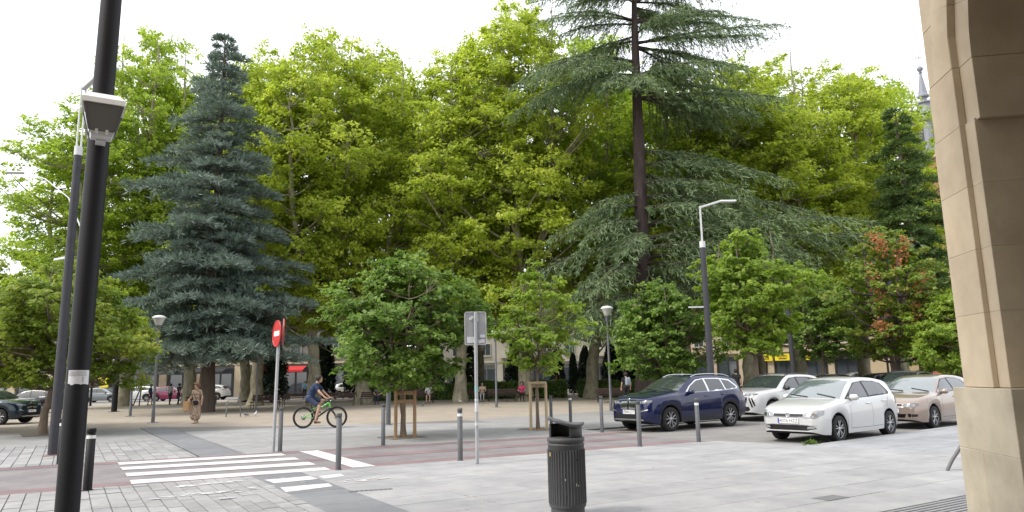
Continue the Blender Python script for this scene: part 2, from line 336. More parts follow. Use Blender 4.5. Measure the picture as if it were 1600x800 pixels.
# ------------------------------------------------------------------ trees
PLANE_BARK = mat('plane_bark', (.17, .15, .105), .9, (.33, .30, .21), 3.2, 6, .28, bump=.5, bscale=14, aniso=(1, 1, .55))
DARK_BARK = mat('dark_bark', (.075, .055, .045), .95, (.13, .10, .08), 9, 8, .4, bump=1, bscale=22, aniso=(1, 1, .2))
RED_BARK = mat('cedar_bark', (.022, .015, .014), .95, (.062, .042, .038), 5, 8, .4, bump=1, bscale=12, aniso=(1, 1, .15))
YOUNG_BARK = mat('young_bark', (.12, .09, .07), .9, (.22, .165, .12), 12, 6, .4, bump=.5, bscale=30, aniso=(1, 1, .3))
PLANE_LEAF = leafmat('plane_leaf', [(0.190, 0.249, 0.036), (0.320, 0.396, 0.049), (0.433, 0.490, 0.066), (0.571, 0.585, 0.114)], .55)
PLANE_LEAF2 = leafmat('plane_leaf_deep', [(0.168, 0.246, 0.037), (0.278, 0.374, 0.051), (0.377, 0.465, 0.063), (0.496, 0.553, 0.083)], .55)
MAPLE_LEAF = leafmat('maple_leaf', [(0.075, 0.134, 0.030), (0.115, 0.198, 0.041), (0.174, 0.269, 0.049), (0.264, 0.340, 0.066)], .42)
LIME_LEAF = leafmat('lime_leaf', [(0.118, 0.187, 0.032), (0.188, 0.281, 0.040), (0.267, 0.360, 0.054), (0.361, 0.418, 0.067)], .5)
LEFT_LEAF = leafmat('left_maple_leaf', [(0.110, 0.177, 0.029), (0.180, 0.254, 0.039), (0.267, 0.323, 0.050), (0.392, 0.339, 0.068)], .52)
RUST_LEAF = leafmat('rust_leaf', [(0.089, 0.178, 0.024), (0.133, 0.217, 0.030), (0.208, 0.265, 0.041), (0.297, 0.217, 0.054)], .42)
ORANGE_LEAF = leafmat('orange_leaf', [(0.357, 0.112, 0.046), (0.441, 0.175, 0.078), (0.399, 0.213, 0.104)], .4)
BLUE_NEEDLE = leafmat('blue_needle', [(0.068, 0.101, 0.086), (0.115, 0.162, 0.142), (0.176, 0.232, 0.203), (0.257, 0.313, 0.277)], .2, .6, 1)
DEODAR_NEEDLE = leafmat('deodar_needle', [(0.068, 0.115, 0.051), (0.115, 0.176, 0.081), (0.176, 0.243, 0.115), (0.243, 0.311, 0.162)], .25, .6, 1)
DARK_NEEDLE = leafmat('dark_needle', [(0.039, 0.078, 0.026), (0.065, 0.117, 0.033), (0.104, 0.163, 0.039), (0.143, 0.195, 0.052)], .2, .6, 1)
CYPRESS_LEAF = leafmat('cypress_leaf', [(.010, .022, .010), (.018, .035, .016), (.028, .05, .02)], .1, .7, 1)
HEDGE_LEAF = leafmat('hedge_leaf', [(0.036, 0.072, 0.014), (0.066, 0.120, 0.022), (0.108, 0.180, 0.026), (0.156, 0.228, 0.036)], .3)

LEAF = np.array([(0, 0, 0), (.42, .5, -.06), (.58, .2, .02), (1, 0, -.16), (.58, -.2, .02), (.42, -.5, -.06)])
LTRI = np.array([(0, 2, 1), (0, 3, 2), (0, 4, 3), (0, 5, 4)])
def unit(a): return a / np.maximum(np.linalg.norm(a, axis=-1, keepdims=True), 1e-9)
def leaves(C, Nn, S, rng):
    n = len(C); Nn = unit(Nn); t = unit(np.cross(Nn, rng.normal(size=(n, 3)))); b = np.cross(Nn, t)
    T = LEAF[None, :, :]; V = C[:, None, :] + S[:, None, None] * ((T[..., 0:1] - .5) * t[:, None] + T[..., 1:2] * b[:, None] + T[..., 2:3] * Nn[:, None])
    F = (np.arange(n) * 6)[:, None, None] + LTRI[None]; return V.reshape(-1, 3), F.reshape(-1, 3)
def tubes(segs, n=6):
    """segs: list of (points (k,3), radii (k,)); one wood mesh"""
    V = []; F = []; o = 0
    for P, r in segs:
        P = np.asarray(P, float); r = np.asarray(r, float); k = len(P); t = unit(np.gradient(P, axis=0)); nn = n if r[0] > .06 else (5 if r[0] > .03 else 4)
        a = np.where(np.abs(t[:, 2:3]) < .9, np.array([[0, 0, 1.]]), np.array([[1., 0, 0]])); a[:] = a[0]
        u = unit(np.cross(t, a)); w = np.cross(t, u); q = np.arange(nn) * 2 * math.pi / nn
        V.append((P[:, None] + r[:, None, None] * (u[:, None] * np.cos(q)[None, :, None] + w[:, None] * np.sin(q)[None, :, None])).reshape(-1, 3))
        i = np.arange(k - 1)[:, None] * nn; j = np.arange(nn)[None]; j2 = (j + 1) % nn
        F.append((o + np.stack([i + j, i + j2, i + nn + j2, i + nn + j], -1)).reshape(-1, 4)); o += k * nn
    return np.concatenate(V), np.concatenate(F)
def bez(a, b, c, k=7):
    t = np.linspace(0, 1, k)[:, None]; return (1 - t) ** 2 * a + 2 * t * (1 - t) * b + t ** 2 * c
def broadleaf(name, seed, H, base, Rr, prof, trunk_r, fork, leaders, nclus, cr, nleaf, ls, flat=.6, spread=.35, lean=(0, 0), inner=.35, lumpy=1.0):
    """returns (trunk mesh, crown mesh). prof(t) gives relative crown radius, t=0 bottom of crown, 1 top"""
    rng = np.random.default_rng(seed); segs = []
    top = np.array([lean[0], lean[1], fork]); k = 9; t = np.linspace(0, 1, k)
    P = np.stack([lean[0] * t ** 1.4 + rng.normal(0, trunk_r * .12, k), lean[1] * t ** 1.4 + rng.normal(0, trunk_r * .12, k), fork * t], 1); P[0] = (0, 0, -.1); P[-1] = top
    rad = trunk_r * (1 - .28 * t); rad[0] *= 1.45; rad[1] *= 1.1; segs.append((P, rad))
    L = []
    for i in range(leaders):
        a = 2 * math.pi * (i + rng.uniform(-.3, .3)) / leaders; sp = Rr * spread * rng.uniform(.6, 1.2); hh = H * rng.uniform(.86, .97)
        e = top + np.array([math.cos(a) * sp, math.sin(a) * sp, hh - fork]); m = top + np.array([math.cos(a) * sp * 1.05, math.sin(a) * sp * 1.05, (hh - fork) * .35])
        Q = bez(top - [0, 0, trunk_r * .4], m, e, 14); Q[2:] += rng.normal(0, .10 * min(1, Rr / 4), (12, 3)); r = trunk_r * .62 * (1 - np.linspace(0, 1, 14)) ** .8 + .012
        segs.append((Q, r)); L.append((Q, r))
    AP = np.concatenate([q for q, _ in L] + [P[-3:]]); AR = np.concatenate([r for _, r in L] + [rad[-3:]])
    C = []; ph = rng.uniform(0, 6.28, 6); tries = 0
    while len(C) < nclus and tries < nclus * 60:
        tries += 1; tt = rng.random(); a = rng.uniform(0, 6.28)
        lump = 1 + lumpy * (.16 * math.sin(3 * a + ph[0] + 5 * tt) + .14 * math.sin(2 * a + ph[1] - 7 * tt) + .10 * math.sin(5 * a + 11 * tt + ph[2]))
        f = rng.random() ** inner; rr = Rr * prof(tt) * lump * f
        c = np.array([math.cos(a) * rr + lean[0], math.sin(a) * rr + lean[1], base + (H - cr * .6 - base) * tt])
        if rng.random() > .25 + .75 * prof(tt): continue
        if C and np.min(np.linalg.norm((np.array(C) - c) * [1, 1, 1.25], axis=1)) < cr * .78 and tries < nclus * 40: continue
        C.append(c)
    C = np.array(C); LV = []; LN = []; LS = []; cen = np.array([lean[0], lean[1], 0])
    for c in C:
        d = np.linalg.norm((AP - c) * [1, 1, 1], axis=1) + np.maximum(0, AP[:, 2] - (c[2] - .25 * np.hypot(*(AP[:, :2] - c[:2]).T))) * 3
        j = int(np.argmin(d)); p = AP[j]; mid = (p + c) / 2 + np.array([0, 0, -.12 * np.linalg.norm(c - p)]) + rng.normal(0, .1, 3)
        Q = bez(p, mid, c, 7); segs.append((Q, np.linspace(min(AR[j] * .7, .02 + .018 * np.linalg.norm(c - p)), .008, 7)))
        rc = cr * rng.uniform(.7, 1.25); n = int(nleaf * (rc / cr) ** 2 * rng.uniform(.8, 1.2)); out = unit((c - cen) * [1, 1, 0] + 1e-6)
        # sub-sprays inside the clump
        m = max(5, n // 26); sc = unit(rng.normal(size=(m, 3))) * (rng.random((m, 1)) ** .45) * rc * np.array([1.1, 1.1, flat]) + c; sc[:, 2] -= .12 * np.linalg.norm((sc - c)[:, :2], axis=1) ** 2 / rc
        for s in sc[:max(4, m // 3)]: segs.append((np.stack([Q[4], (Q[4] + s) / 2 + [0, 0, .05], s]), np.array([.012, .008, .004])))
        idx = rng.integers(0, m, n); pos = sc[idx] + rng.normal(size=(n, 3)) * np.array([.30, .30, .15]) * rc * .62
        nn = np.array([0, 0, 1.]) + out * .55 + rng.normal(size=(n, 3)) * .55
        LV.append(pos); LN.append(nn); LS.append(ls * rng.uniform(.6, 1.2, n))
    wv, wf = tubes(segs, 9); V, F = leaves(np.concatenate(LV), np.concatenate(LN), np.concatenate(LS), rng)
    return npmesh(name + '_trunk', wv, wf, True), npmesh(name + '_crown', V, F)
def tree(name, meshes, bark, leaf, label, loc, rz=0, sc=1, group=None, szz=1):
    t = thing(name, label, 'tree', (loc[0], loc[1], loc[2] if len(loc) > 2 else -.02), rz, group)
    t.scale = (sc, sc, sc * szz)
    for nm, me, m in zip(('trunk', 'crown'), meshes, (bark, leaf)):
        o = link(nm, me, None, t)
        if not me.materials: me.materials.append(m)
        if me.materials[0] != m: o.material_slots[0].link = 'OBJECT'; o.material_slots[0].material = m
    return t
pp = lambda t: min(1, (.72 + .9 * t) if t < .35 else 1.0) * (1 if t < .62 else max(.16, 1 - ((t - .62) / .40) ** 1.7))
PL = [broadleaf('plane_a', 11, 26, 4.6, 5.2, pp, .50, 4.2, 4, 265, 1.25, 235, .26, .66, .5, (.3, .1), .46),
      broadleaf('plane_b', 12, 26, 5.2, 4.9, pp, .46, 5.5, 3, 255, 1.2, 235, .25, .66, .45, (-.3, .2), .46),
      broadleaf('plane_c', 13, 26, 4.2, 5.6, pp, .55, 3.6, 5, 275, 1.3, 235, .26, .66, .55, (.1, -.4), .46)]
planes = [  # x, y, variant, rotation, height, leaf, label
 (11.6, 54.5, 0, .3, 26.8, 0, 'tall plane tree directly right of the blue cedar, crown behind the no entry sign'),
 (14.6, 50.2, 1, 1.2, 26.6, 0, 'tall plane tree with forked trunk behind the cyclist'),
 (18.4, 51.0, 2, 2.5, 27.6, 0, 'tall bright plane tree rising left of the dark maple'),
 (23.4, 45.2, 1, 4.0, 25.5, 0, 'plane tree with thick pale trunk just left of the grey sign plate'),
 (27.0, 42.6, 0, 5.1, 29.0, 0, 'tallest bright plane tree in the middle, left of the deodar'),
 (33.8, 43.8, 2, .9, 28.5, 1, 'plane tree seen behind the left boughs of the deodar'),
 (37.0, 36.6, 0, 2.2, 24.0, 1, 'plane tree with stout mottled trunk behind the blue car'),
 (40.6, 34.6, 1, 3.3, 24.0, 0, 'plane tree with low side limb behind the white compact car'),
 (45.5, 34.0, 2, 4.4, 25.0, 0, 'plane tree with smooth pale trunk before the yellow shop signs'),
 (51.5, 33.0, 0, 5.6, 25.6, 0, 'broad bright plane tree at the right end of the grove'),
 (3.9, 66.5, 2, 1.9, 32.0, 1, 'plane tree rising to the left of the blue cedar'),
 (0.3, 62.0, 1, .2, 23.0, 1, 'plane tree at the left edge of the square behind the tall grey lamp post'),
 (8.6, 65.0, 0, 3.7, 27.5, 1, 'plane tree directly behind the blue cedar'),
 (13.5, 67.0, 2, 4.9, 28.5, 1, 'plane tree of the back row right of the blue cedar'),
 (26.0, 61.5, 1, 5.8, 29.5, 1, 'plane tree of the back row behind the clipped hedge'),
 (31.0, 56.0, 0, 1.4, 30.5, 1, 'plane tree of the back row near the dark cypresses'),
 (43.5, 48.5, 2, 2.9, 29.5, 1, 'plane tree of the back row behind the deodar trunk'),
 (52.0, 43.0, 1, .6, 27.0, 1, 'plane tree of the back row before the right shops'),
 (59.5, 34.5, 2, 2.0, 27.0, 1, 'plane tree farthest right beside the dark spruce')]
for i, (x, y, k, rz, H, lf, lb) in enumerate(planes):
    tree('plane_tree', PL[k], PLANE_BARK, (PLANE_LEAF, PLANE_LEAF2)[lf], lb, (x, y), rz, .97 + .06 * ((i * 7) % 5) / 4, 'plane trees of the grove', (H * 1.06) / 26 / (.97 + .06 * ((i * 7) % 5) / 4))
# --- young street trees
pm = lambda t: (.62 + .9 * t if t < .38 else 1) * (1 if t < .5 else max(.12, 1 - ((t - .5) / .54) ** 1.8))
pv = lambda t: (.55 + 1.1 * t if t < .35 else 1) * (1 if t < .45 else max(.1, 1 - ((t - .45) / .58) ** 1.3))
M1 = broadleaf('maple_a', 27, 5.7, 1.65, 2.15, pm, .085, 1.75, 5, 135, .50, 190, .15, .8, .5, (.12, 0), .4, 1.4)
tree('maple_tree', M1, YOUNG_BARK, MAPLE_LEAF, 'round dark green maple held by a wooden stake frame beside the lane', (8.05, 19.0, .0), 2.1, .92)
M2 = broadleaf('maple_b', 22, 5.3, 1.9, 1.45, pv, .055, 2.0, 4, 60, .42, 120, .135, .6, .45)
tree('maple_tree', M2, YOUNG_BARK, LIME_LEAF, 'slim sparse young maple tied to a pale stake frame right of the sign plate', (12.4, 18.8, .0), 0)
M3 = broadleaf('maple_c', 23, 7.5, 2.6, 2.1, pv, .11, 2.3, 5, 115, .52, 165, .17, .8, .45, (0, 0), .42, 1.3)
tree('maple_tree', M3, YOUNG_BARK, LIME_LEAF, 'bright lime green young tree behind the blue car at the tall lamp', (22.95, 19.2), 1)
tree('maple_tree', M1, YOUNG_BARK, MAPLE_LEAF, 'dense round maple behind the bonnet of the blue car', (21.9, 23.3), 4, 1.0)
M5 = broadleaf('maple_d', 25, 7.4, 2.1, 3.5, pm, .16, 2.4, 5, 150, .72, 220, .18, .5, .55, (.3, -.2), .33, 1.5)
tree('maple_tree', M5, YOUNG_BARK, LEFT_LEAF, 'spreading maple with leaning trunk beside the grey lamp post at left', (-.64, 29.7, .0), .4, .84)
tree('maple_tree', M5, YOUNG_BARK, LEFT_LEAF, 'spreading maple at the left edge beyond the leaning one', (-3.4, 33.8), 2.4, .95)
tree('maple_tree', M3, YOUNG_BARK, MAPLE_LEAF, 'dark green maple standing behind the white compact and white hatchback', (35.6, 25.2), 2.7, .95)
M6 = broadleaf('maple_e', 26, 9.3, 2.3, 3.0, pv, .24, 2.6, 4, 130, .6, 170, .18, .5, .4)
rt = tree('maple_tree', M6, DARK_BARK, RUST_LEAF, 'green tree with orange dying branches right of the grove', (35.2, 20.9), .8, 1.0)
rngq = np.random.default_rng(5); LV = []; segs = []
for (dx, dz, ln, tilt) in ((-1.5, 5.0, 2.2, 1.9), (-.3, 7.1, 1.6, 1.2), (-.9, 7.8, 1.2, 2.2), (.9, 6.0, 1.1, .9), (-1.1, 3.9, 1.0, 2.6), (.3, 4.4, 1.0, 1.2)):
    ri = np.array([math.sin(YAW), -math.cos(YAW), 0]); fwd = np.array([-math.cos(YAW), -math.sin(YAW), 0])
    a = ri * dx * .6 + fwd * 1.6 + np.array([0, 0, dz - .6]); d = ri * math.cos(tilt) + np.array([0, 0, math.sin(tilt)]); b = a + d * ln
    segs.append((np.stack([fwd * .2 + [0, 0, dz - 1.6], a, b]), np.array([.035, .025, .008])))
    t = rngq.random((170, 1)); LV.append(a + (b - a) * t + rngq.normal(size=(170, 3)) * .17)
V, F = leaves(np.concatenate(LV), rngq.normal(size=(1020, 3)) + [0, 0, .6], rngq.uniform(.09, .17, 1020), rngq)
link('orange_foliage', npmesh('orange_foliage', V, F), ORANGE_LEAF, rt).rotation_euler = (0, 0, -.8)
o = link('bare_branch', npmesh('bare_branch', *tubes(segs), True), DARK_BARK, rt); o.rotation_euler = (0, 0, -.8)
tree('maple_tree', M1, YOUNG_BARK, LIME_LEAF, 'small round tree next to the stone pillar above the beige car', (35.0, 17.6), 1.3, .92)
tree('maple_tree', M1, YOUNG_BARK, MAPLE_LEAF, 'small round tree before the brick wall left of the stone pillar', (43.0, 22.2), 3.3, 1.05)
# --- conifers
def sprays(P, D, S, rng, per, w=.2, droop=0, up=.35):
    """needle sprays: thin two-triangle blades fanned round twig direction D"""
    n = len(P); idx = np.repeat(np.arange(n), per); d = unit(D[idx] + rng.normal(size=(n * per, 3)) * .5 + np.array([0, 0, up - droop]))
    s = unit(np.cross(d, rng.normal(size=d.shape))); L = (S[idx] * rng.uniform(.6, 1.25, n * per))[:, None]; p = P[idx] + rng.normal(size=d.shape) * .05
    V = np.stack([p, p + d * L * .45 + s * L * w * .5, p + d * L, p + d * L * .45 - s * L * w * .5], 1).reshape(-1, 3)
    F = (np.arange(n * per) * 4)[:, None] + np.arange(4)[None]; return V, F
def limb(rng, a, az, ln, rise, droop, twigs, segs, TP, TD, TS, r0, tw=.42, size=.3, hang=.0, start=.16):
    d = np.array([math.cos(az), math.sin(az), 0]); sd = np.array([-d[1], d[0], 0]); k = 9; t = np.linspace(0, 1, k)[:, None]
    bend = rng.normal(0, .10) * ln
    Q = a + d * ln * t + np.array([0, 0, 1.]) * (rise * ln * t - droop * ln * t ** 2.2) + sd * bend * t ** 2; segs.append((Q, np.linspace(r0, .012, k)))
    for i in range(twigs):
        u = start + (1 - start) * (i + rng.random()) / twigs; f = u * (k - 1); j = min(int(f), k - 2); p = Q[j] + (Q[j + 1] - Q[j]) * (f - j); td = unit(Q[j + 1] - Q[j])
        s = 1 if i % 2 else -1; l2 = ln * tw * (1.08 - u) ** .75 * rng.uniform(.6, 1.2) * min(1, .45 + u * 1.6) + .18
        dd = unit(td * rng.uniform(.5, .9) + sd * s * rng.uniform(.6, 1) + np.array([0, 0, rng.uniform(-.14, .1)])); m = max(3, int(l2 / .17)); v = np.linspace(.1, 1, m)[:, None]
        X = p + dd * l2 * v + np.array([0, 0, -1.]) * (hang * l2 * v ** 2); TP.append(X); TD.append(np.repeat(dd[None], m, 0)); TS.append(np.full(m, size))
        if l2 > .7: segs.append((X[::max(1, m // 3)], np.linspace(.02, .006, len(X[::max(1, m // 3)]))))
    m = max(4, int(ln / .2)); f = np.linspace(start, 1, m) * (k - 1); j = np.minimum(f.astype(int), k - 2); X = Q[j] + (Q[j + 1] - Q[j]) * (f - j)[:, None]; TP.append(X); TD.append(np.repeat(d[None], m, 0)); TS.append(np.full(m, size))
def conifer(name, seed, H, R0, z0, pw, tr, levels, per, rise, droop, twigs, blades, size, w=.18, hang=.15, tw=.42, up=.35, gapn=0):
    rng = np.random.default_rng(seed); segs = [(np.stack([np.zeros(10) + rng.normal(0, .04, 10), rng.normal(0, .04, 10), np.linspace(-.1, H, 10)], 1), tr * (1 - np.linspace(0, 1, 10)) ** .8 + .015)]
    segs[0][1][0] *= 1.3; TP, TD, TS = [], [], []; az = 0
    for i in range(levels):
        z = z0 + (H - z0) * (i / levels) ** 1.0; rad = R0 * max(0, 1 - (z - z0) / (H - z0)) ** pw * (.8 + .2 * math.sin(i * 1.7)) + .25
        for j in range(max(3, int(per * (.45 + .55 * (1 - i / levels))))):
            az += 2.4 + rng.uniform(-.3, .3); ln = rad * rng.uniform(.66, 1.2) * (.62 if rng.random() < gapn else 1)
            limb(rng, np.array([0, 0, z + rng.uniform(-.2, .2)]), az, ln, rise * rng.uniform(.6, 1.4), droop * rng.uniform(.6, 1.4), max(5, int(twigs * ln / R0) + 4), segs, TP, TD, TS, .015 + .012 * ln, tw, size, hang)
    P = np.concatenate(TP); V, F = sprays(P, np.concatenate(TD), np.concatenate(TS), rng, blades, w, 0, up)
    return npmesh(name + '_trunk', *tubes(segs, 7), True), npmesh(name + '_crown', V, F)
BC = conifer('blue_cedar', 31, 23.8, 6.6, 3.1, .74, .42, 33, 10, .12, .17, 22, 7, .38, .16, .16, .46, .45, .32)
tree('blue_cedar_tree', BC, DARK_BARK, BLUE_NEEDLE, 'tall conical blue grey cedar at the left of the square', (7.0, 45.6), .4)
SP = conifer('spruce', 32, 21.5, 4.6, 3.4, .7, .40, 24, 8, .05, .18, 20, 7, .42, .2, .2, .42, .2, .3)
tree('spruce_tree', SP, DARK_BARK, DARK_NEEDLE, 'dark green conifer left of the stone pillar under the church spire', (48.3, 26.6, -.05), 0, .93)
# deodar: open crown of long layered boughs; azimuth counted from image right (0) over away from the viewer (90) to left (180)
def deodar():
    rng = np.random.default_rng(41); H = 30.; z = np.linspace(0, 1, 14); segs = [(np.stack([.62 * z + .16 * np.sin(5 * z), -.38 * z + .14 * np.sin(4 * z), H * z - .1], 1), .56 * (1 - z) ** .62 + .02)]
    segs[0][1][0] = .8; TP, TD, TS = [], [], []; base = math.atan2(-math.cos(YAW), math.sin(YAW))
    B = [  # height, azimuth, length, rise, droop
     (28.5, 20, 3.4, .5, .2), (28.2, 190, 3.6, .5, .2), (27.5, 280, 3.4, .4, .2), (28.5, 100, 3, .5, .2), (26.8, 345, 6.6, .30, .16), (26.6, 165, 6.4, .30, .18), (26.0, 230, 5.0, .3, .25), (25.6, 60, 5.5, .3, .2), (26.2, 195, 6.2, .26, .2), (26.4, 12, 7.0, .26, .14),
     (24.9, 5, 8.8, .20, .10), (24.4, 182, 6.6, .22, .24), (24.0, 300, 4.5, .2, .25), (23.6, 130, 5.5, .2, .2), (23.0, 352, 9.6, .12, .06), (22.8, 30, 8.6, .1, .12),
     (21.6, 188, 9.0, .14, .36), (21.0, 212, 8.2, .12, .38), (20.7, 172, 9.4, .08, .32), (20.2, 240, 5.6, .10, .42), (20.6, 330, 6.8, .08, .30), (20.0, 6, 10.2, .03, .14), (19.5, 345, 9.4, .0, .14), (19.2, 24, 9.2, .0, .14), (20.0, 285, 3.6, .05, .4),
     (16.0, 12, 7.6, .08, .22), (15.2, 352, 8.6, .06, .24), (14.4, 30, 8.8, .02, .2), (13.6, 338, 7.4, .04, .26), (12.6, 0, 10.4, .06, .20), (11.8, 320, 6.4, .02, .26), (11.0, 14, 12.4, .16, .12), (10.2, 346, 13.0, .20, .16), (9.4, 330, 9.8, .10, .22), (9.0, 4, 15.2, .22, .16), (8.2, 312, 6.6, .02, .24), (7.6, 20, 11.2, .05, .18), (6.8, 342, 9.4, .04, .22),
     (13.0, 200, 4.6, .05, .42), (12.2, 176, 6.0, .02, .40), (11.2, 215, 5.6, .05, .42), (10.4, 240, 4.8, .02, .42), (9.6, 184, 7.2, .02, .34), (8.6, 210, 6.4, .0, .36), (7.4, 192, 7.6, -.02, .3), (6.6, 228, 5.6, -.02, .3), (6.2, 178, 8.0, -.04, .26), (5.6, 208, 7.2, -.06, .24), (5.6, 248, 5.0, -.04, .3),
     (11.5, 100, 5, .05, .3), (8.5, 70, 6, .05, .3)]
    for q_, (zh, a, ln, rise, dr) in enumerate(B):
        for k in range((3 if 5 < ln < 9 else 2) if zh > 17 else (2 if q_ % 2 else 1)):
            limb(rng, np.array([.62 * zh / H, -.38 * zh / H, zh + rng.uniform(-.35, .35)]), base + R(a + (0, 13, -12)[k] + rng.uniform(-5, 5)), ln * (1, .82, .74)[k] * rng.uniform(.9, 1.08), rise, dr, int(12 + ln * 3.0), segs, TP, TD, TS, .025 + .008 * ln, .33, .40, .62, (.05, .2, .15)[k])
    V, F = sprays(np.concatenate(TP), np.concatenate(TD), np.concatenate(TS), rng, 4, .13, .75, .15)
    return npmesh('deodar_trunk', *tubes(segs, 10), True), npmesh('deodar_crown', V, F)
tree('deodar_tree', deodar(), RED_BARK, DEODAR_NEEDLE, 'huge grey green deodar cedar with long layered drooping boughs', (29.9, 33.4))
# --- cypresses and hedge
def blob_leaves(name, n, f, ls, seed, m, parent, upn=.3):
    rng = np.random.default_rng(seed); P, Nn = f(n, rng); V, F = leaves(P, Nn + rng.normal(size=P.shape) * .5 + [0, 0, upn], ls * rng.uniform(.6, 1.3, n), rng); return link(name, npmesh(name, V, F), m, parent)
def cyp_f(n, rng):
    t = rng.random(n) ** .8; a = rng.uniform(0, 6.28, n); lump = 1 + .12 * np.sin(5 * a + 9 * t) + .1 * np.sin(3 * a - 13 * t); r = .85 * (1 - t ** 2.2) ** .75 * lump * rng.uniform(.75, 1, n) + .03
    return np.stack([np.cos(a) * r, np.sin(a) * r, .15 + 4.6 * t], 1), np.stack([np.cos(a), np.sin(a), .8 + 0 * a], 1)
cy = None
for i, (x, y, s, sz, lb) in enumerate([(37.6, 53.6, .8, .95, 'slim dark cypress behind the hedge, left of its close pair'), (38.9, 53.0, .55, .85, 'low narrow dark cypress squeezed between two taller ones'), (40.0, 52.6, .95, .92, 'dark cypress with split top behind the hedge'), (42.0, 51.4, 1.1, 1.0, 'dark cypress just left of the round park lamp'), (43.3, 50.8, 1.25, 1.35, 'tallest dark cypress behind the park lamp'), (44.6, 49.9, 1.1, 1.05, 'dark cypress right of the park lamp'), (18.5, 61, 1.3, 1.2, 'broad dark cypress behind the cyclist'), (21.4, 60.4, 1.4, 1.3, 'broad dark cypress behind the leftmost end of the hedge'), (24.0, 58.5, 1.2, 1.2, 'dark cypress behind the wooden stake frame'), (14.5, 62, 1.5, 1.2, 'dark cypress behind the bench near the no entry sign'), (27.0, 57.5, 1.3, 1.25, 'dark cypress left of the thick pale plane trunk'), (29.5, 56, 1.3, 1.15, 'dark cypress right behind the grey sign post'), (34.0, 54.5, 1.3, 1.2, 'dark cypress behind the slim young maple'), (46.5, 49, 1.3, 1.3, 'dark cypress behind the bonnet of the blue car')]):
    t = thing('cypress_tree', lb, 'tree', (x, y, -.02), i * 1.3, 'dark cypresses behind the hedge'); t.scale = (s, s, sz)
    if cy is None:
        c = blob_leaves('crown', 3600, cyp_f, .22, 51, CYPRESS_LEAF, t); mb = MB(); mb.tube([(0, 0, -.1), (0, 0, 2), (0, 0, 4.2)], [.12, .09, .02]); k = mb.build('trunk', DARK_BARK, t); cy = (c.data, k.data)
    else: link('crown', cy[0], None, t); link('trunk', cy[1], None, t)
def hedge(name, a, b, w, h, label, n, seed):
    a, b = np.array(a), np.array(b); L = np.linalg.norm(b - a); t = thing(name, label, 'hedge', (a[0], a[1], -.02), math.atan2(b[1] - a[1], b[0] - a[0]))
    def f(n, rng):
        x = rng.uniform(0, L, n); q = rng.random(n); hh = h * (1 + .05 * np.sin(x * 1.3) + .04 * np.sin(x * 3.1)); top = q < .45; y = np.where(top, rng.uniform(-w, w, n) / 2, np.where(rng.random(n) < .7, -w / 2, w / 2)); z = np.where(top, hh, rng.uniform(.05, 1, n) * hh)
        return np.stack([x, y + rng.normal(0, .05, n), z + rng.normal(0, .05, n)], 1), np.stack([0 * x, np.where(top, 0, np.sign(y)), np.where(top, 1, .3)], 1)
    blob_leaves('foliage', n, f, .17, seed, HEDGE_LEAF, t); mb = MB(); mb.box((L / 2, 0, h * .46), (L - .1, w - .12, h * .9), bev=.1); mb.build('twig_core', mat('hedge_core', (.012, .02, .008), .95, (.03, .045, .015), 9, bump=1, bscale=9), t)
hedge('hedge', (20.5, 57.6), (33.6, 46.6), 1.5, 1.25, 'long clipped green hedge behind the benches', 12000, 61)
hedge('hedge', (34.2, 46.0), (41.0, 40.4), 1.5, 1.2, 'shorter clipped hedge beyond the park lamp beside the deodar', 6500, 62)
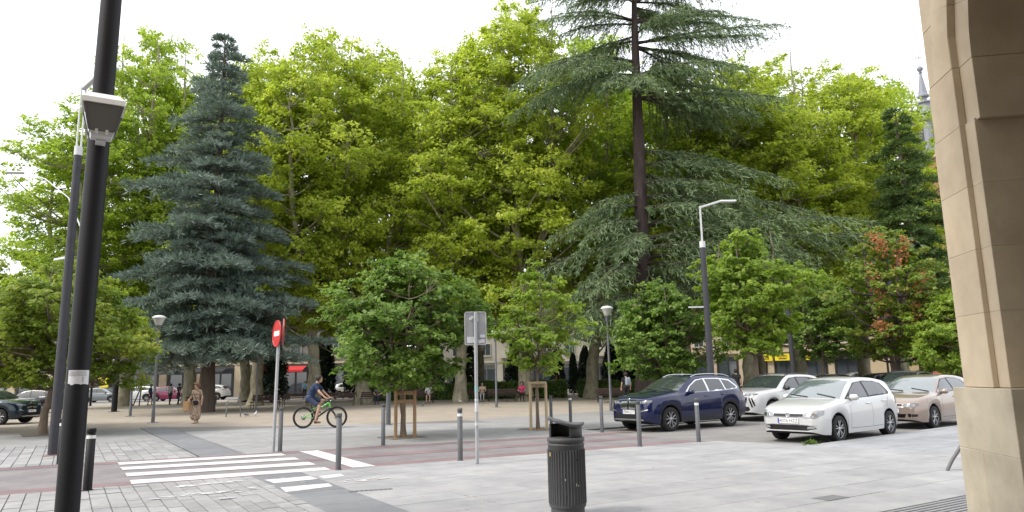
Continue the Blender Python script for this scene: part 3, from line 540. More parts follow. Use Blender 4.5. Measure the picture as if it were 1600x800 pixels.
# ------------------------------------------------------------------ stone arcade on the right
STONE = mat('arcade_stone', (.42, .335, .225), .85, (.53, .445, .325), 1.6, 9, .55, bump=.08, bscale=70, rnd=.07, dirt=.2)
STONE_G = mat('arcade_plinth_stone', (.41, .352, .255), .85, (.51, .455, .35), 2.2, 9, .5, bump=.08, bscale=70, rnd=.06, dirt=.26)
MORTAR = mat('mortar', (.38, .33, .25), .95, (.45, .40, .31), 9)
def arcade():
    # local frame: x along the facade away from the viewer, y inward (under the arcade), z up
    rz = math.atan2(.762, .648); A = thing('stone_arcade', 'sandy stone corner pillar and arch of an arcade at the right edge', 'building', (6.75, 3.12, 0), rz)
    S = -1     # local +y is outward for this rotation, so inward is -y
    def blk(x0, x1, d0, d1, z0, z1, m=STONE, nm='stone_block', g=.0025):
        mb = MB(); mb.box(((x0 + x1) / 2, S * (d0 + d1) / 2, (z0 + z1) / 2), (x1 - x0 - g, d1 - d0 - g, z1 - z0 - g), bev=.004); return mb.build(nm, m, A)
    # mortar cores
    mb = MB(); mb.box((.34, S * .45, .69), (1.072, .892, 1.384)); mb.box((.44, S * .48, 2.6), (.852, .752, 2.40)); mb.box((.465, S * .08, 2.6), (.542, .05, 2.40)); mb.build('mortar_core', MORTAR, A)
    # plinth: two courses
    blk(-.2, .88, 0, .9, 0, .16, STONE_G); blk(-.2, .42, 0, .9, .16, .83, STONE_G); blk(.42, .88, 0, .9, .16, .83, STONE_G); blk(-.2, .88, 0, .9, .83, 1.39, STONE_G)
    # shaft: inner order and proud outer order, courses of different height
    zs = [1.392, 2.05, 2.62, 3.2, 3.78]
    for i in range(4):
        blk(.01, .87, .10, .86, zs[i], zs[i + 1]); blk(.19, .74, .05, .101, zs[i], zs[i + 1])
    # corbel course under the springing
    blk(-.05, .885, .12, .90, 3.78, 4.36); blk(.19, .72, .05, .121, 3.78, 4.36)
    # arch towards the viewer: two orders of voussoirs, centre at x=-cx, radius r
    cx, zc, r = 1.95, 4.36, 1.90
    def vous(a0, a1, r0, r1, d0, d1, flipx=1):
        P = []
        for a, q in ((a0, r0), (a1, r0), (a1, r1), (a0, r1)): P.append((-cx + math.cos(a) * q, zc + math.sin(a) * q))
        mid = [(-cx + math.cos((a0 + a1) / 2) * q, zc + math.sin((a0 + a1) / 2) * q) for q in (r0, r1)]
        poly = [P[0], mid[0], P[1], P[2], mid[1], P[3]]; mb = MB(); M = Matrix(((1, 0, 0, 0), (0, 0, 1, 0), (0, 1, 0, 0), (0, 0, 0, 1)))
        mb.prism(poly, S * d0, S * d1, M); return mb.build('voussoir', STONE, A)
    n = 11; g = .0008
    for i in range(n):
        a0, a1 = math.pi * i / n + g, math.pi * (i + 1) / n - g
        vous(a0, a1, r, r + .26, .12, .88)                       # inner order with soffit
        vous(a0, a1, r + .14 + .125, r + .62, .05, .50)          # outer order
    # wall above, beyond the voussoirs, in courses
    zz = [4.36, 4.95, 5.55, 6.15, 6.9, 7.6, 8.4, 9.2]
    for i in range(7):
        for x0, x1 in ((.19, .70),): blk(x0, x1, .05, .6, zz[i], zz[i + 1])
    blk(.70, .84, .11, .6, 4.36, 9.2)
    # spandrel and wall stones over the arch, pier at the viewer's end (outside the picture)
    for i in range(7):
        z0, z1 = zz[i], zz[i + 1]; zt = min(z1, zc + r + .62); h = max(0, z0 - zc); half = math.sqrt(max(0, (r + .62) ** 2 - h * h)); xr = -cx + half + .01
        if xr < .18: blk(xr, .19, .08, .6, z0, z1)
        xl = -cx - half - .01
        blk(-5.2, xl, .08, .6, z0, z1)
        if half < .02: blk(xl + .02, xr, .08, .6, z0, z1)
    blk(-5.2, -3.87, .0, .9, 0, 1.39, STONE_G); blk(-5.15, -3.9, .05, .88, 1.39, 4.36)
    # vault, rear wall and floor edge of the walk
    mb = MB(); mb.box((-3.0, S * 2.6, 6.75), (7.8, 4.1, .3)); mb.build('ceiling', mat('arcade_ceiling', (.16, .14, .11), .9), A)
    mb = MB(); mb.box((-3.0, S * 4.75, 4.6), (7.8, .3, 9.2)); mb.build('rear_wall', STONE, A)
    mb = MB(); mb.box((-3.0, S * 2.5, 8.1), (7.8, 3.8, 2.2)); mb.build('upper_wall', STONE, A)
    # end arch on the square side of the corner
    blk(.05, .83, .9, 4.6, 6.2, 9.2); blk(.05, .83, 3.9, 4.6, 0, 6.2)
    return A
arcade()
# unseen wing over the viewer, added to shade the pillar's near face
t = thing('shade_wing', 'unseen stone wing added above and behind the viewer to shade the pillar', 'building', (0, 0, 0))
mb = MB(); mb.box((-2.7, -1.7, 5.45), (14.6, 10.6, .5)); mb.build('ceiling', mat('arcade_ceiling', (.16, .14, .11), .9), t)
mb = MB(); mb.box((-2.7, -1.7, 9.71), (14.6, 10.6, 8.0)); mb.build('upper_wall', STONE, t); mb = MB(); mb.box((-2.7, -7.2, 2.6), (14.6, .4, 5.2)); mb.build('rear_wall', STONE, t); mb = MB(); mb.box((-9.8, -1.7, 2.6), (.4, 10.5, 5.2)); mb.build('end_wall', STONE, t)
for x in (-5.6,): mb = MB(); mb.box((x, 3.0, 2.6), (.9, .9, 5.2), bev=.01); mb.build('pier', STONE, t)
GALV = mat('galvanised', (.36, .37, .38), .5, (.46, .47, .48), 14, 6, metal=.35, dirt=.15)
DGREY = mat('dark_grey_paint', (.03, .03, .033), .6, (.045, .045, .05), 10, spec=.3)
BLACKP = mat('black_paint', (.008, .008, .010), .55, (.014, .014, .016), 9, spec=.25)
MGREY = mat('mid_grey_paint', (.09, .094, .10), .6, (.12, .124, .13), 9, 6, dirt=.12)
LGREY = mat('light_grey_paint', (.52, .53, .54), .5)
WHITE = mat('white_paint', (.78, .78, .77), .5)
WHITEB = mat('white_band', (.72, .72, .70), .6)
LAMPGLASS = glassmat('lamp_glass', (.42, .42, .38), rough=.15)
mb = MB(); mb.tube([(0, 0, 0), (.10, 0, .16), (.26, 0, .36), (.50, 0, .52), (.78, 0, .56), (1.05, 0, .40), (1.2, 0, 0)], .027, 10)
o = tag(mb.build('bike_rack', mat('rack_grey', (.12, .12, .125), .5), loc=(11.82, 6.35, 0), rz=math.atan2(-math.cos(YAW), math.sin(YAW))), 'curved grey tube of a bike rack half hidden by the pillar', 'bike rack')
# ------------------------------------------------------------------ lamp posts
def big_post():
    t = thing('lamp_post', 'thick black lamp post in the left foreground with a paper notice', 'lamp post', (.09, 9.27, 0))
    mb = MB(); mb.tube([(0, 0, 0), (0, 0, 1.55), (0, 0, 1.56), (.03, 0, 5.5), (.05, 0, 9.4)], [.118, .118, .115, .113, .105], 28); mb.build('pole', mat('post_black', (.010, .010, .012), .55, (.016, .016, .019), 3, 8, spec=.22, aniso=(1, 1, .2)), t)
    mb = MB(); mb.lathe([(.19, 0), (.19, .025), (.122, .03), (.122, .05)], 24); mb.build('base_plate', BLACKP, t)
    v = []; f = []; rng = random.Random(2)           # torn paper wrapped round the pole on the viewer's side
    for i in range(13):
        a = -math.pi / 2 - .95 + 1.9 * i / 12 + .1; zb = 1.585 + .018 * rng.random()
        for z in (zb, 1.66, 1.745): v.append((.1185 * math.cos(a), .1185 * math.sin(a), z))
    for i in range(12):
        for k in (0, 1): f.append((i * 3 + k, i * 3 + 3 + k, i * 3 + 4 + k, i * 3 + 1 + k))
    mb = MB(); mb.add(v, f, True); pn = mb.build('paper_notice', mat('paper', (.66, .67, .70), .8, (.74, .75, .77), 20), t)
    mb = MB()
    for k in range(4):
        for i in range(8): a = -math.pi / 2 - .7 + .19 * i; mb.box((.1196 * math.cos(a), .1196 * math.sin(a), 1.73 - k * .014), (.019, .002, .005), rz=a + math.pi / 2)
    a = -math.pi / 2 + .42; mb.box((.1196 * math.cos(a), .1196 * math.sin(a), 1.645), (.012, .002, .06), rz=a + math.pi / 2); mb.build('print', mat('faint_print', (.38, .39, .43), .8), pn)
    # lantern: white hood, grey see-through body, bracket
    c = Vector((.035, -.33, 4.42)); mb = MB()
    def fr(z0, a0, z1, a1, q=.84):
        z0, z1 = z0 * q + .05, z1 * q + .05
        return ([(sx * a0 + c.x, sy * a0 + c.y, z0 + c.z) for sx, sy in ((-1, -1), (1, -1), (1, 1), (-1, 1))] + [(sx * a1 + c.x, sy * a1 + c.y, z1 + c.z) for sx, sy in ((-1, -1), (1, -1), (1, 1), (-1, 1))], [(3, 2, 1, 0), (4, 5, 6, 7)] + [(i, (i + 1) % 4, 4 + (i + 1) % 4, 4 + i) for i in range(4)])
    mb.add(*fr(.22, .212, .29, .205)); mb.add(*fr(.29, .205, .37, .15)); hd = mb.build('lantern_hood', WHITE, t)
    mb = MB(); mb.add(*fr(-.13, .125, .21, .19)); mb.build('lantern_glass', glassmat('lantern_glass', (.13, .13, .13), rough=.1), t)
    mb = MB(); mb.add(*fr(-.19, .10, -.133, .115))
    for sx in (-1, 1): mb.box((c.x + sx * .05, c.y - .12, c.z - .07), (.03, .03, .05))
    mb.box((c.x, c.y + .16, c.z - .10), (.10, .26, .06)); mb.build('bracket', LGREY, t)
    for sx in (-1, 1):
        for sy in (-1, 1): mb = MB(); mb.tube([(c.x + sx * .127, c.y + sy * .127, c.z - .06), (c.x + sx * .193, c.y + sy * .193, c.z + .226)], .008, 6); mb.build('lantern_bar', MGREY, t)
big_post()
def tall_lamp(loc, H, arm_az, arm, label, w=.11, rise=.25):
    t = thing('lamp_post', label, 'lamp post', loc); z1 = H * .81
    mb = MB(); mb.tube([(0, 0, 0), (0, 0, 2.3), (0, 0, z1)], [w, w * .97, w * .8], 16); mb.build('pole', mat('lamp_slate', (.035, .036, .043), .6, (.05, .051, .06), 6, spec=.3), t)
    mb = MB(); mb.box((0, 0, .012), (.36, .36, .024), bev=.006); mb.build('base_plate', mat('rusty_plate', (.22, .12, .10), .8, (.3, .2, .17), 15), t)
    d = Vector((math.cos(arm_az), math.sin(arm_az), 0)); s = Vector((-d.y, d.x, 0)); mb = MB()
    mb.lathe([(w * .86, z1 - .05), (w * .86, z1 + .18)], 16)
    for k in (-1, 1): mb.box(Vector((0, 0, (z1 + H) / 2 + .05)) + s * k * .055, (.035, .03, H - z1), rz=arm_az)
    up = mb.build('upper_bars', LGREY, t)
    a = Vector((0, 0, H)); b = a + d * arm + Vector((0, 0, rise)); X = (b - a).normalized(); M = Matrix((X, s, X.cross(s))).transposed()
    mb = MB(); mb.box((a + b) / 2, ((b - a).length + .06, .12, .07), m=M, bev=.012); mb.build('arm', LGREY, t)
    mb = MB(); mb.box(b + d * .30, (.62, .22, .07), rz=arm_az, bev=.025); h = mb.build('lamp_head', mat('lamp_head_grey', (.62, .63, .64), .45), t)
    mb = MB(); mb.box(b + d * .32 - Vector((0, 0, .04)), (.42, .17, .012), rz=arm_az); mb.build('lens', LAMPGLASS, h)
    mb = MB(); mb.box(d * -.35 + Vector((0, 0, H * .52)), (.62, .06, .05), rz=arm_az); mb.build('side_bracket', LGREY, t)
    return t
tall_lamp((-.18, 20.32, 0), 9.05, R(-62), .75, 'tall slim grey lamp post standing behind the thick black one')
tall_lamp((19.7, 18.5, -.05), 7.75, math.atan2(-.52, .85), .75, 'tall dark lamp post with angled white top arm behind the blue car', .125, .22)
def park_lamp(loc, label, H=4.6, src=[None], m=None):
    if src[0] is None:
        t = thing('park_lamp', label, 'lamp', loc, 0, 'park lamps with conical heads')
        mb = MB(); mb.tube([(0, 0, 0), (0, 0, .5), (0, 0, .52), (0, 0, 3.95)], [.075, .072, .058, .05], 14); mb.build('post', MGREY, t)
        mb = MB(); mb.box((0, 0, .012), (.42, .42, .024)); mb.build('base_plate', CONCRETE, t)
        mb = MB(); mb.lathe([(.05, 3.9), (.085, 3.98), (.10, 4.15), (.13, 4.2)], 20); mb.build('neck', MGREY, t)
        mb = MB(); mb.lathe([(.12, 4.2), (.265, 4.52)], 24); mb.build('glass_shade', LAMPGLASS, t)
        mb = MB(); mb.lathe([(.28, 4.51), (.29, 4.55), (.20, 4.62), (.05, 4.65), (0, 4.65)], 24); mb.build('cap', LGREY, t); src[0] = t
    else:
        t = copy_tree(src[0]); t.location = loc; t['label'] = label
    t.scale = (1, 1, H / 4.6); return t
park_lamp((3.25, 35.1, -.02), 'grey park lamp left of the walking woman')
park_lamp((20.36, 35.0, -.02), 'grey park lamp right of the grey sign plate', 4.25)
park_lamp((21.17, 26.03, -.012), 'grey park lamp left of the blue car', 4.75)
park_lamp((2.94, 43.7, -.02), 'park lamp far left whose head is lost in maple leaves')
park_lamp((36.3, 21.9, -.05), 'dark park lamp left of the orange tinged tree', 4.3)
park_lamp((29.2, 52.3, -.02), 'far park lamp seen just right of the sign post', 4.2)
def simple_post(loc, H, r, m, label, name='metal_post', cat='post', box=None):
    t = thing(name, label, cat, loc); mb = MB(); mb.tube([(0, 0, 0), (0, 0, H)], r, 12); mb.build('pole', m, t)
    mb = MB(); mb.lathe([(r * 1.9, 0), (r * 1.9, .02), (r * 1.05, .03)], 12); mb.build('foot', m, t)
    mb = MB(); mb.lathe([(r * 1.1, H - .01), (r * 1.1, H + .02), (0, H + .05)], 12); mb.build('cap', m, t)
    if box: mb = MB(); mb.box(box[0], box[1], bev=.02); mb.build('control_box', LGREY, t)
    return t
simple_post((9.9, 24.75, -.0), 3.6, .085, MGREY, 'plain grey post with small white box behind the dark maple', box=((.14, -.09, 1.95), (.11, .09, .26)))
simple_post((2.62, 52.6, -.02), 6.0, .17, BLACKP, 'stout dark pole in the shade left of the park lamp')
simple_post((9.2, 42.9, -.02), 3.9, .05, MGREY, 'thin grey post between the blue cedar and the no entry sign')
simple_post((1.75, 71, -.02), 6, .09, BLACKP, 'far dark pole right of the yellow shop sign')
simple_post((41.5, 24.4, -.05), 7.5, .12, DGREY, 'dark pole under the trees left of the stone pillar')
simple_post((31.2, 23.8, -.02), 6.5, .12, DGREY, 'dark pole rising behind the white compact car')
t = thing('street_lamp', 'curved arm street lamp reaching into the sky at far left', 'street lamp', (.4, 36.2, -.02))
mb = MB(); mb.tube([(0, 0, 0), (0, 0, 6.5), (-.25, .1, 8.2), (-.95, .4, 9.9), (-1.9, .8, 10.75), (-2.7, 1.1, 11.0)], [.08, .06, .034, .028, .024, .02], 10); mb.build('pole', WHITE, t)
mb = MB(); mb.box((-3.05, 1.25, 11.0), (.75, .24, .11), rz=R(158), bev=.05); mb.build('lamp_head', LGREY, t)
# ------------------------------------------------------------------ bollards
STEEL = mat('bollard_steel', (.10, .103, .11), .6, (.135, .139, .146), 8, 7, metal=.1, spec=.3, dirt=.2)
def bollard_set(spots, r, H, m, band_m, group, taper=0):
    src = None
    for (x, y, lb, band) in spots:
        t = thing('bollard', lb, 'bollard', (x, y, .0), .4 + x, group)
        if src is None:
            mb = MB(); mb.lathe([(r, 0), (r, H - .09), (r * .86, H - .088), (r * .86, H - .07), (r, H - .068), (r, H - .012), (r * .92, H), (0, H)], 20); a = mb.mesh('post'); a.materials.append(m)
            mb = MB(); mb.lathe([(r * 1.25, .0), (r * 1.25, .012), (r * 1.01, .016)], 20); b = mb.mesh('foot_ring'); b.materials.append(m)
            mb = MB(); mb.lathe([(r * 1.012, H - .155), (r * 1.012, H - .105)], 20); c = mb.mesh('band'); c.materials.append(band_m); src = (a, b, c)
        link('post', src[0], None, t); link('foot_ring', src[1], None, t)
        if band: link('band', src[2], None, t)
bollard_set([(4.26, near(4.26) - .09, 'grey bollard at the crosswalk corner in front of the cyclist wheel', 0), (6.63, near(6.63) - .1, 'grey bollard with pale band beside the sign post', 1), (10.98, near(10.98) - .07, 'grey bollard in front of the blue car front wheel', 0), (12.7, near(12.7) - .05, 'grey bollard in front of the blue car rear door', 1),
             (4.3, far(4.3) + .1, 'grey bollard next to the no entry sign post', 0), (6.7, far(6.7) + .1, 'grey bollard left of the staked dark maple', 0), (13.1, 19.1, 'grey bollard beside the pale stake frame', 0), (13.6, 18.75, 'grey bollard rising behind the litter bin', 1), (12.94, 16.35, 'grey bollard directly left of the blue car nose', 0)], .05, 1.0, STEEL, WHITEB, 'grey steel bollards along the lane')
bollard_set([(.37, 13.15, 'black bollard with white ring close behind the thick black post', 1), (-.02, 18.05, 'black bollard with white ring across the lane behind the thick post', 1)], .065, .93, BLACKP, WHITEB, 'black bollards with white rings')
mb = MB(); mb.box((0, 0, .006), (.16, 1.2, .012)); tag(mb.build('ground_plate', mat('rust_strip', (.26, .14, .12), .8, (.3, .2, .18), 9), loc=(13.15, 16.1, -.012), rz=1.4), 'rusty metal strip in the ground by the blue car nose', 'metal strip')
# ------------------------------------------------------------------ signs
def rrect(w, h, r, n=5):
    P = []
    for cx, cy, a0 in ((w / 2 - r, h / 2 - r, 0), (-w / 2 + r, h / 2 - r, 90), (-w / 2 + r, -h / 2 + r, 180), (w / 2 - r, -h / 2 + r, 270)):
        for k in range(n + 1): a = R(a0 + 90 * k / n); P.append((cx + r * math.cos(a), cy + r * math.sin(a)))
    return P
t = thing('road_sign', 'grey back of a rectangular road sign on a slim post', 'sign', (6.61, 12.11, .003))
mb = MB(); mb.tube([(0, 0, 0), (0, 0, 2.82)], .033, 14); mb.build('post', GALV, t)
nv = Vector((-.40, -.917, 0)); M = frame(Vector((0, 0, 2.52)) - nv * .045, (.917, -.40, 0), nv)
PLATE = mat('sign_back', (.36, .375, .40), .5, (.46, .47, .49), 4, 6, metal=.3, dirt=.1)
mb = MB(); mb.prism(rrect(.42, .64, .045), -.004, .0, M); p = mb.build('plate', PLATE, t)
mb = MB(); P1, P2 = rrect(.42, .64, .045), rrect(.395, .615, .036)
n = len(P1); mb.add([M @ Vector((a[0], a[1], z)) for z in (.0, .018) for a in P1] + [M @ Vector((a[0], a[1], z)) for z in (.0, .018) for a in P2], [f for i in range(n) for f in ((i, (i + 1) % n, n + (i + 1) % n, n + i), (n + i, n + (i + 1) % n, 3 * n + (i + 1) % n, 3 * n + i), (2 * n + i, 3 * n + i, 3 * n + (i + 1) % n, 2 * n + (i + 1) % n))]); mb.build('rim', LGREY, p)
mb = MB(); mb.box((0, 0, 0), (.10, .60, .010)); [setattr(mb, 'v', [tuple(M @ (Vector(v) + Vector((0, 0, .008)))) for v in mb.v])]; mb.build('stiffener', mat('sign_back_dark', (.22, .235, .26), .5, metal=.3), p)
STK = mat('sticker', (.62, .64, .66), .6, (.5, .53, .56), 20)
for (x, y, w, h, r_) in ((-.08, .2, .10, .05, .7), (.03, .2, .05, .14, .1), (-.10, -.22, .14, .12, 0), (.11, -.25, .13, .07, .2), (.13, -.15, .10, .06, 0)):
    mb = MB(); mb.prism([(x + a * math.cos(r_) - b * math.sin(r_), y + a * math.sin(r_) + b * math.cos(r_)) for a, b in rrect(w, h, .012, 2)], .0135, .0145, M); mb.build('sticker', STK, p)
for (z, h, c) in ((1.32, .10, (.25, .45, .45)), (1.14, .05, (.55, .6, .6)), (.95, .16, (.6, .62, .64)), (.7, .05, (.6, .62, .64))):
    mb = MB(); mb.lathe([(.0345, z), (.0345, z + h)], 14); mb.build('sticker', mat('post_sticker_%d' % int(z * 100), c, .6, tuple(q * .8 for q in c), 25), t)
t = thing('no_entry_sign', 'red round no entry sign seen aslant on a tilted grey post', 'sign', (4.16, 17.45, .003)); t.rotation_euler = (R(-.6), R(1.0), 0)
mb = MB(); mb.tube([(0, 0, 0), (0, 0, 3.0)], .037, 14); mb.build('post', GALV, t)
RED = mat('sign_red', (.42, .018, .02), .4, (.5, .025, .025), 12)
for k, (n_, c) in enumerate(((Vector((-.985, -.06, 0)), Vector((-.05, .0, 2.72))), (Vector((.975, -.20, 0)), Vector((.09, -.05, 2.76))))):
    n_.normalize(); M = frame(c, n_.cross(Vector((0, 0, 1))) * -1, n_); m3 = M.to_3x3()
    mb = MB(); mb.lathe([(.30, -.012), (.30, .0)], 36, c, m3); d = mb.build('disc', GALV if k else RED, t)
    mb = MB(); mb.lathe([(.302, -.014), (.315, -.014), (.315, .012), (.302, .012), (.302, -.014)], 36, c, m3, True, False); mb.build('rim', RED, d)
    mb = MB(); mb.prism(rrect(.40, .115, .01, 1), .002, .004, M); mb.build('white_bar', WHITE, d)
# ------------------------------------------------------------------ litter bin
def litter_bin():
    t = thing('litter_bin', 'dark grey ribbed litter bin with hooded top in the foreground', 'litter bin', (4.99, 6.99, .003), R(-32)); BIN = mat('bin_grey', (.068, .069, .072), .6, (.095, .097, .10), 14, 8, bump=.1, bscale=120, dirt=.12, spec=.3)
    r = .205; mb = MB(); mb.lathe([(r, .10), (r + .008, .12), (r + .004, .78), (r + .010, .785), (r + .010, .80), (r - .002, .805), (r - .002, .82), (r + .012, .825), (r + .012, .865), (r - .01, .87)], 48); mb.build('body', BIN, t)
    mb = MB(); mb.lathe([(r - .025, 0), (r - .012, .02), (r - .012, .099)], 48); mb.build('base', BIN, t)
    for k in range(40):
        a = 2 * math.pi * k / 40; mb = MB(); mb.box(((r + .008) * math.cos(a), (r + .008) * math.sin(a), .44), (.012, .013, .60), rz=a, bev=.005); mb.build('rib', BIN, t)
    # hood: wall round the right-hand side (local +x is image right), open to the left, wavy lid
    n = 26; V = []; F = []
    for i in range(n + 1):
        a = R(-78) + R(246) * i / n
        for (q, z) in ((r - .012, .865), (r - .015, 1.02), (r - .035, 1.02), (r - .032, .865)): V.append((q * math.cos(a), q * math.sin(a), z))
    for i in range(n):
        for k in range(4): F.append((i * 4 + k, i * 4 + 4 + k, i * 4 + 4 + (k + 1) % 4, i * 4 + (k + 1) % 4))
    mb = MB(); mb.add(V, F, True); mb.add(V[:4], [(0, 1, 2, 3)]); mb.add(V[-4:], [(3, 2, 1, 0)])
    mb.build('hood_wall', BIN, t)
    zl = lambda x: 1.025 - .030 * math.sin(x / r * 2.1 + .35) + (.018 if x < -.15 else 0); V = []; F = []; m = 20; rr = [0, .3, .6, .85, 1.0, 1.03]
    for j, q in enumerate(rr):
        for k in range(36): a = 2 * math.pi * k / 36; x, y = (r + .012) * q * math.cos(a), (r + .012) * q * math.sin(a); V.append((x, y, zl(x) + .03 - (.012 if j == 5 else 0)))
    for j in range(5):
        for k in range(36): F.append((j * 36 + k, j * 36 + (k + 1) % 36, (j + 1) * 36 + (k + 1) % 36, (j + 1) * 36 + k))
    o = len(V)
    for k in range(36): a = 2 * math.pi * k / 36; x, y = (r + .006) * math.cos(a), (r + .006) * math.sin(a); V.append((x, y, zl(x) - .004))
    for k in range(36): F.append((5 * 36 + k, 5 * 36 + (k + 1) % 36, o + (k + 1) % 36, o + k))
    mb = MB(); mb.add(V, F, True); mb.add(V[o:], [tuple(range(36))[::-1]]); mb.build('lid', mat('bin_lid', (.085, .086, .092), .55, (.11, .111, .118), 12, dirt=.1, spec=.35), t)
    mb = MB(); mb.lathe([(r - .04, .80), (r - .04, .862), (0, .862)], 30); mb.build('inner_liner', mat('bin_inside', (.008, .008, .008), .9), t)
    for (a, z, w, h, c, nm) in ((-150, .69, .03, .045, (.30, .24, .06), 'badge'), (-62, .63, .018, .018, (.01, .01, .01), 'lock'), (-98, .42, .012, .02, (.4, .4, .38), 'scuff'), (-65, .36, .01, .03, (.45, .45, .44), 'scuff'), (-58, .35, .012, .014, (.45, .45, .44), 'scuff')):
        mb = MB(); mb.box(((r + .0155) * math.cos(R(a)), (r + .0155) * math.sin(R(a)), z), (.003, w, h), rz=R(a)); mb.build(nm, mat('bin_' + nm, c, .5), t)
litter_bin()
# ------------------------------------------------------------------ stake frames round the young trees
WOOD = mat('stake_wood', (.27, .165, .085), .85, (.38, .25, .14), 5, 8, bump=.4, bscale=30, aniso=(1, 1, .15), rnd=.1)
PWOOD = mat('pale_stake_wood', (.36, .27, .16), .85, (.47, .37, .25), 5, 8, bump=.4, bscale=30, aniso=(1, 1, .15), rnd=.1)
def stakes(c, label, m, r, H, pts, rails):
    t = thing('stake_frame', label, 'stake frame', (c[0], c[1], 0))
    ri = Vector((math.sin(YAW), -math.cos(YAW), 0)); fo = Vector((math.cos(YAW), math.sin(YAW), 0)); Q = [ri * a + fo * b for a, b in pts]
    for q in Q: mb = MB(); mb.tube([(q.x, q.y, -.05), (q.x * .98, q.y * .98, H)], [r, r * .92], 12); mb.build('stake', m, t)
    for (i, j, z, kind) in rails:
        d = (Q[j] - Q[i]); mb = MB(); cc = (Q[i] + Q[j]) / 2 * .98
        if kind == 'p': mb.box((cc.x, cc.y, z), (d.length + 2 * r, .035, .11), rz=math.atan2(d.y, d.x), bev=.008)
        else: mb.tube([(Q[i].x * 1.05, Q[i].y * 1.05, z), (Q[j].x * 1.05, Q[j].y * 1.05, z)], r, 12)
        mb.build('rail', m, t)
    mb = MB(); mb.tube([(.0, .0, 1.0), tuple(Q[0] * .9 + Vector((0, 0, .95)))], .018, 6); mb.build('tie', mat('rubber_tie', (.03, .03, .03), .8), t)
stakes((8.05, 19.0), 'brown wooden stake frame round the dark maple trunk', WOOD, .05, 1.28, [(-.20, -.12), (.30, .10), (-.05, .42)], [(0, 1, 1.22, 'p'), (0, 2, 1.24, 'p'), (1, 2, 1.24, 'p'), (0, 1, .98, 'p')])
stakes((12.4, 18.8), 'pale round pole stake frame round the slim young maple', PWOOD, .045, 1.42, [(-.22, -.1), (.27, .05), (.0, .4)], [(0, 1, 1.40, 'r'), (0, 2, 1.30, 'r'), (1, 2, 1.30, 'r')])
# ------------------------------------------------------------------ cars
TYRE = mat('tyre', (.010, .010, .011), .85, (.017, .017, .017), 20)
RIM = mat('alloy_rim', (.40, .40, .41), .32, metal=.8)
RIMD = mat('dark_alloy', (.05, .05, .052), .4, metal=.5)
TRIM = mat('black_trim', (.012, .012, .013), .6, (.018, .018, .019), 30)
GLOSS = mat('gloss_black', (.008, .008, .009), .12, spec=.6)
CHROME = mat('chrome', (.68, .68, .69), .15, metal=1)
CGLASS = glassmat('car_glass', (.016, .020, .020))
WGLASS = glassmat('windscreen_glass', (.03, .04, .04)); SKYGLASS = glassmat('sky_toned_windscreen', (.10, .125, .125)); SKYGLASS.node_tree.nodes['Principled BSDF'].inputs['IOR'].default_value = 2.0  # pale one: base colour lifted to stand in for reflected sky
HLIGHT = glassmat('headlight_glass', (.24, .25, .27), rough=.08)
TLIGHT = glassmat('tail_light', (.28, .008, .012), rough=.1)
PLATEW = mat('plate_white', (.72, .72, .72), .5); PLATEB = mat('plate_blue', (.02, .06, .35), .5); INK = mat('plate_ink', (.02, .02, .03), .6)
UNDER = mat('underbody', (.006, .006, .006), .95)
def pchip(P, x):
    xs = [p[0] for p in P]; ys = [p[1] for p in P]; n = len(xs)
    if x <= xs[0]: return ys[0]
    if x >= xs[-1]: return ys[-1]
    i = max(k for k in range(n - 1) if xs[k] <= x); d = [(ys[k + 1] - ys[k]) / (xs[k + 1] - xs[k]) for k in range(n - 1)]
    def sl(k):
        if k == 0: return d[0]
        if k == n - 1: return d[-1]
        return 0 if d[k - 1] * d[k] <= 0 else 2 * d[k - 1] * d[k] / (d[k - 1] + d[k])
    h = xs[i + 1] - xs[i]; t = (x - xs[i]) / h
    return (2 * t ** 3 - 3 * t * t + 1) * ys[i] + (t ** 3 - 2 * t * t + t) * h * sl(i) + (-2 * t ** 3 + 3 * t * t) * ys[i + 1] + (t ** 3 - t * t) * h * sl(i + 1)
WHEELS = {}
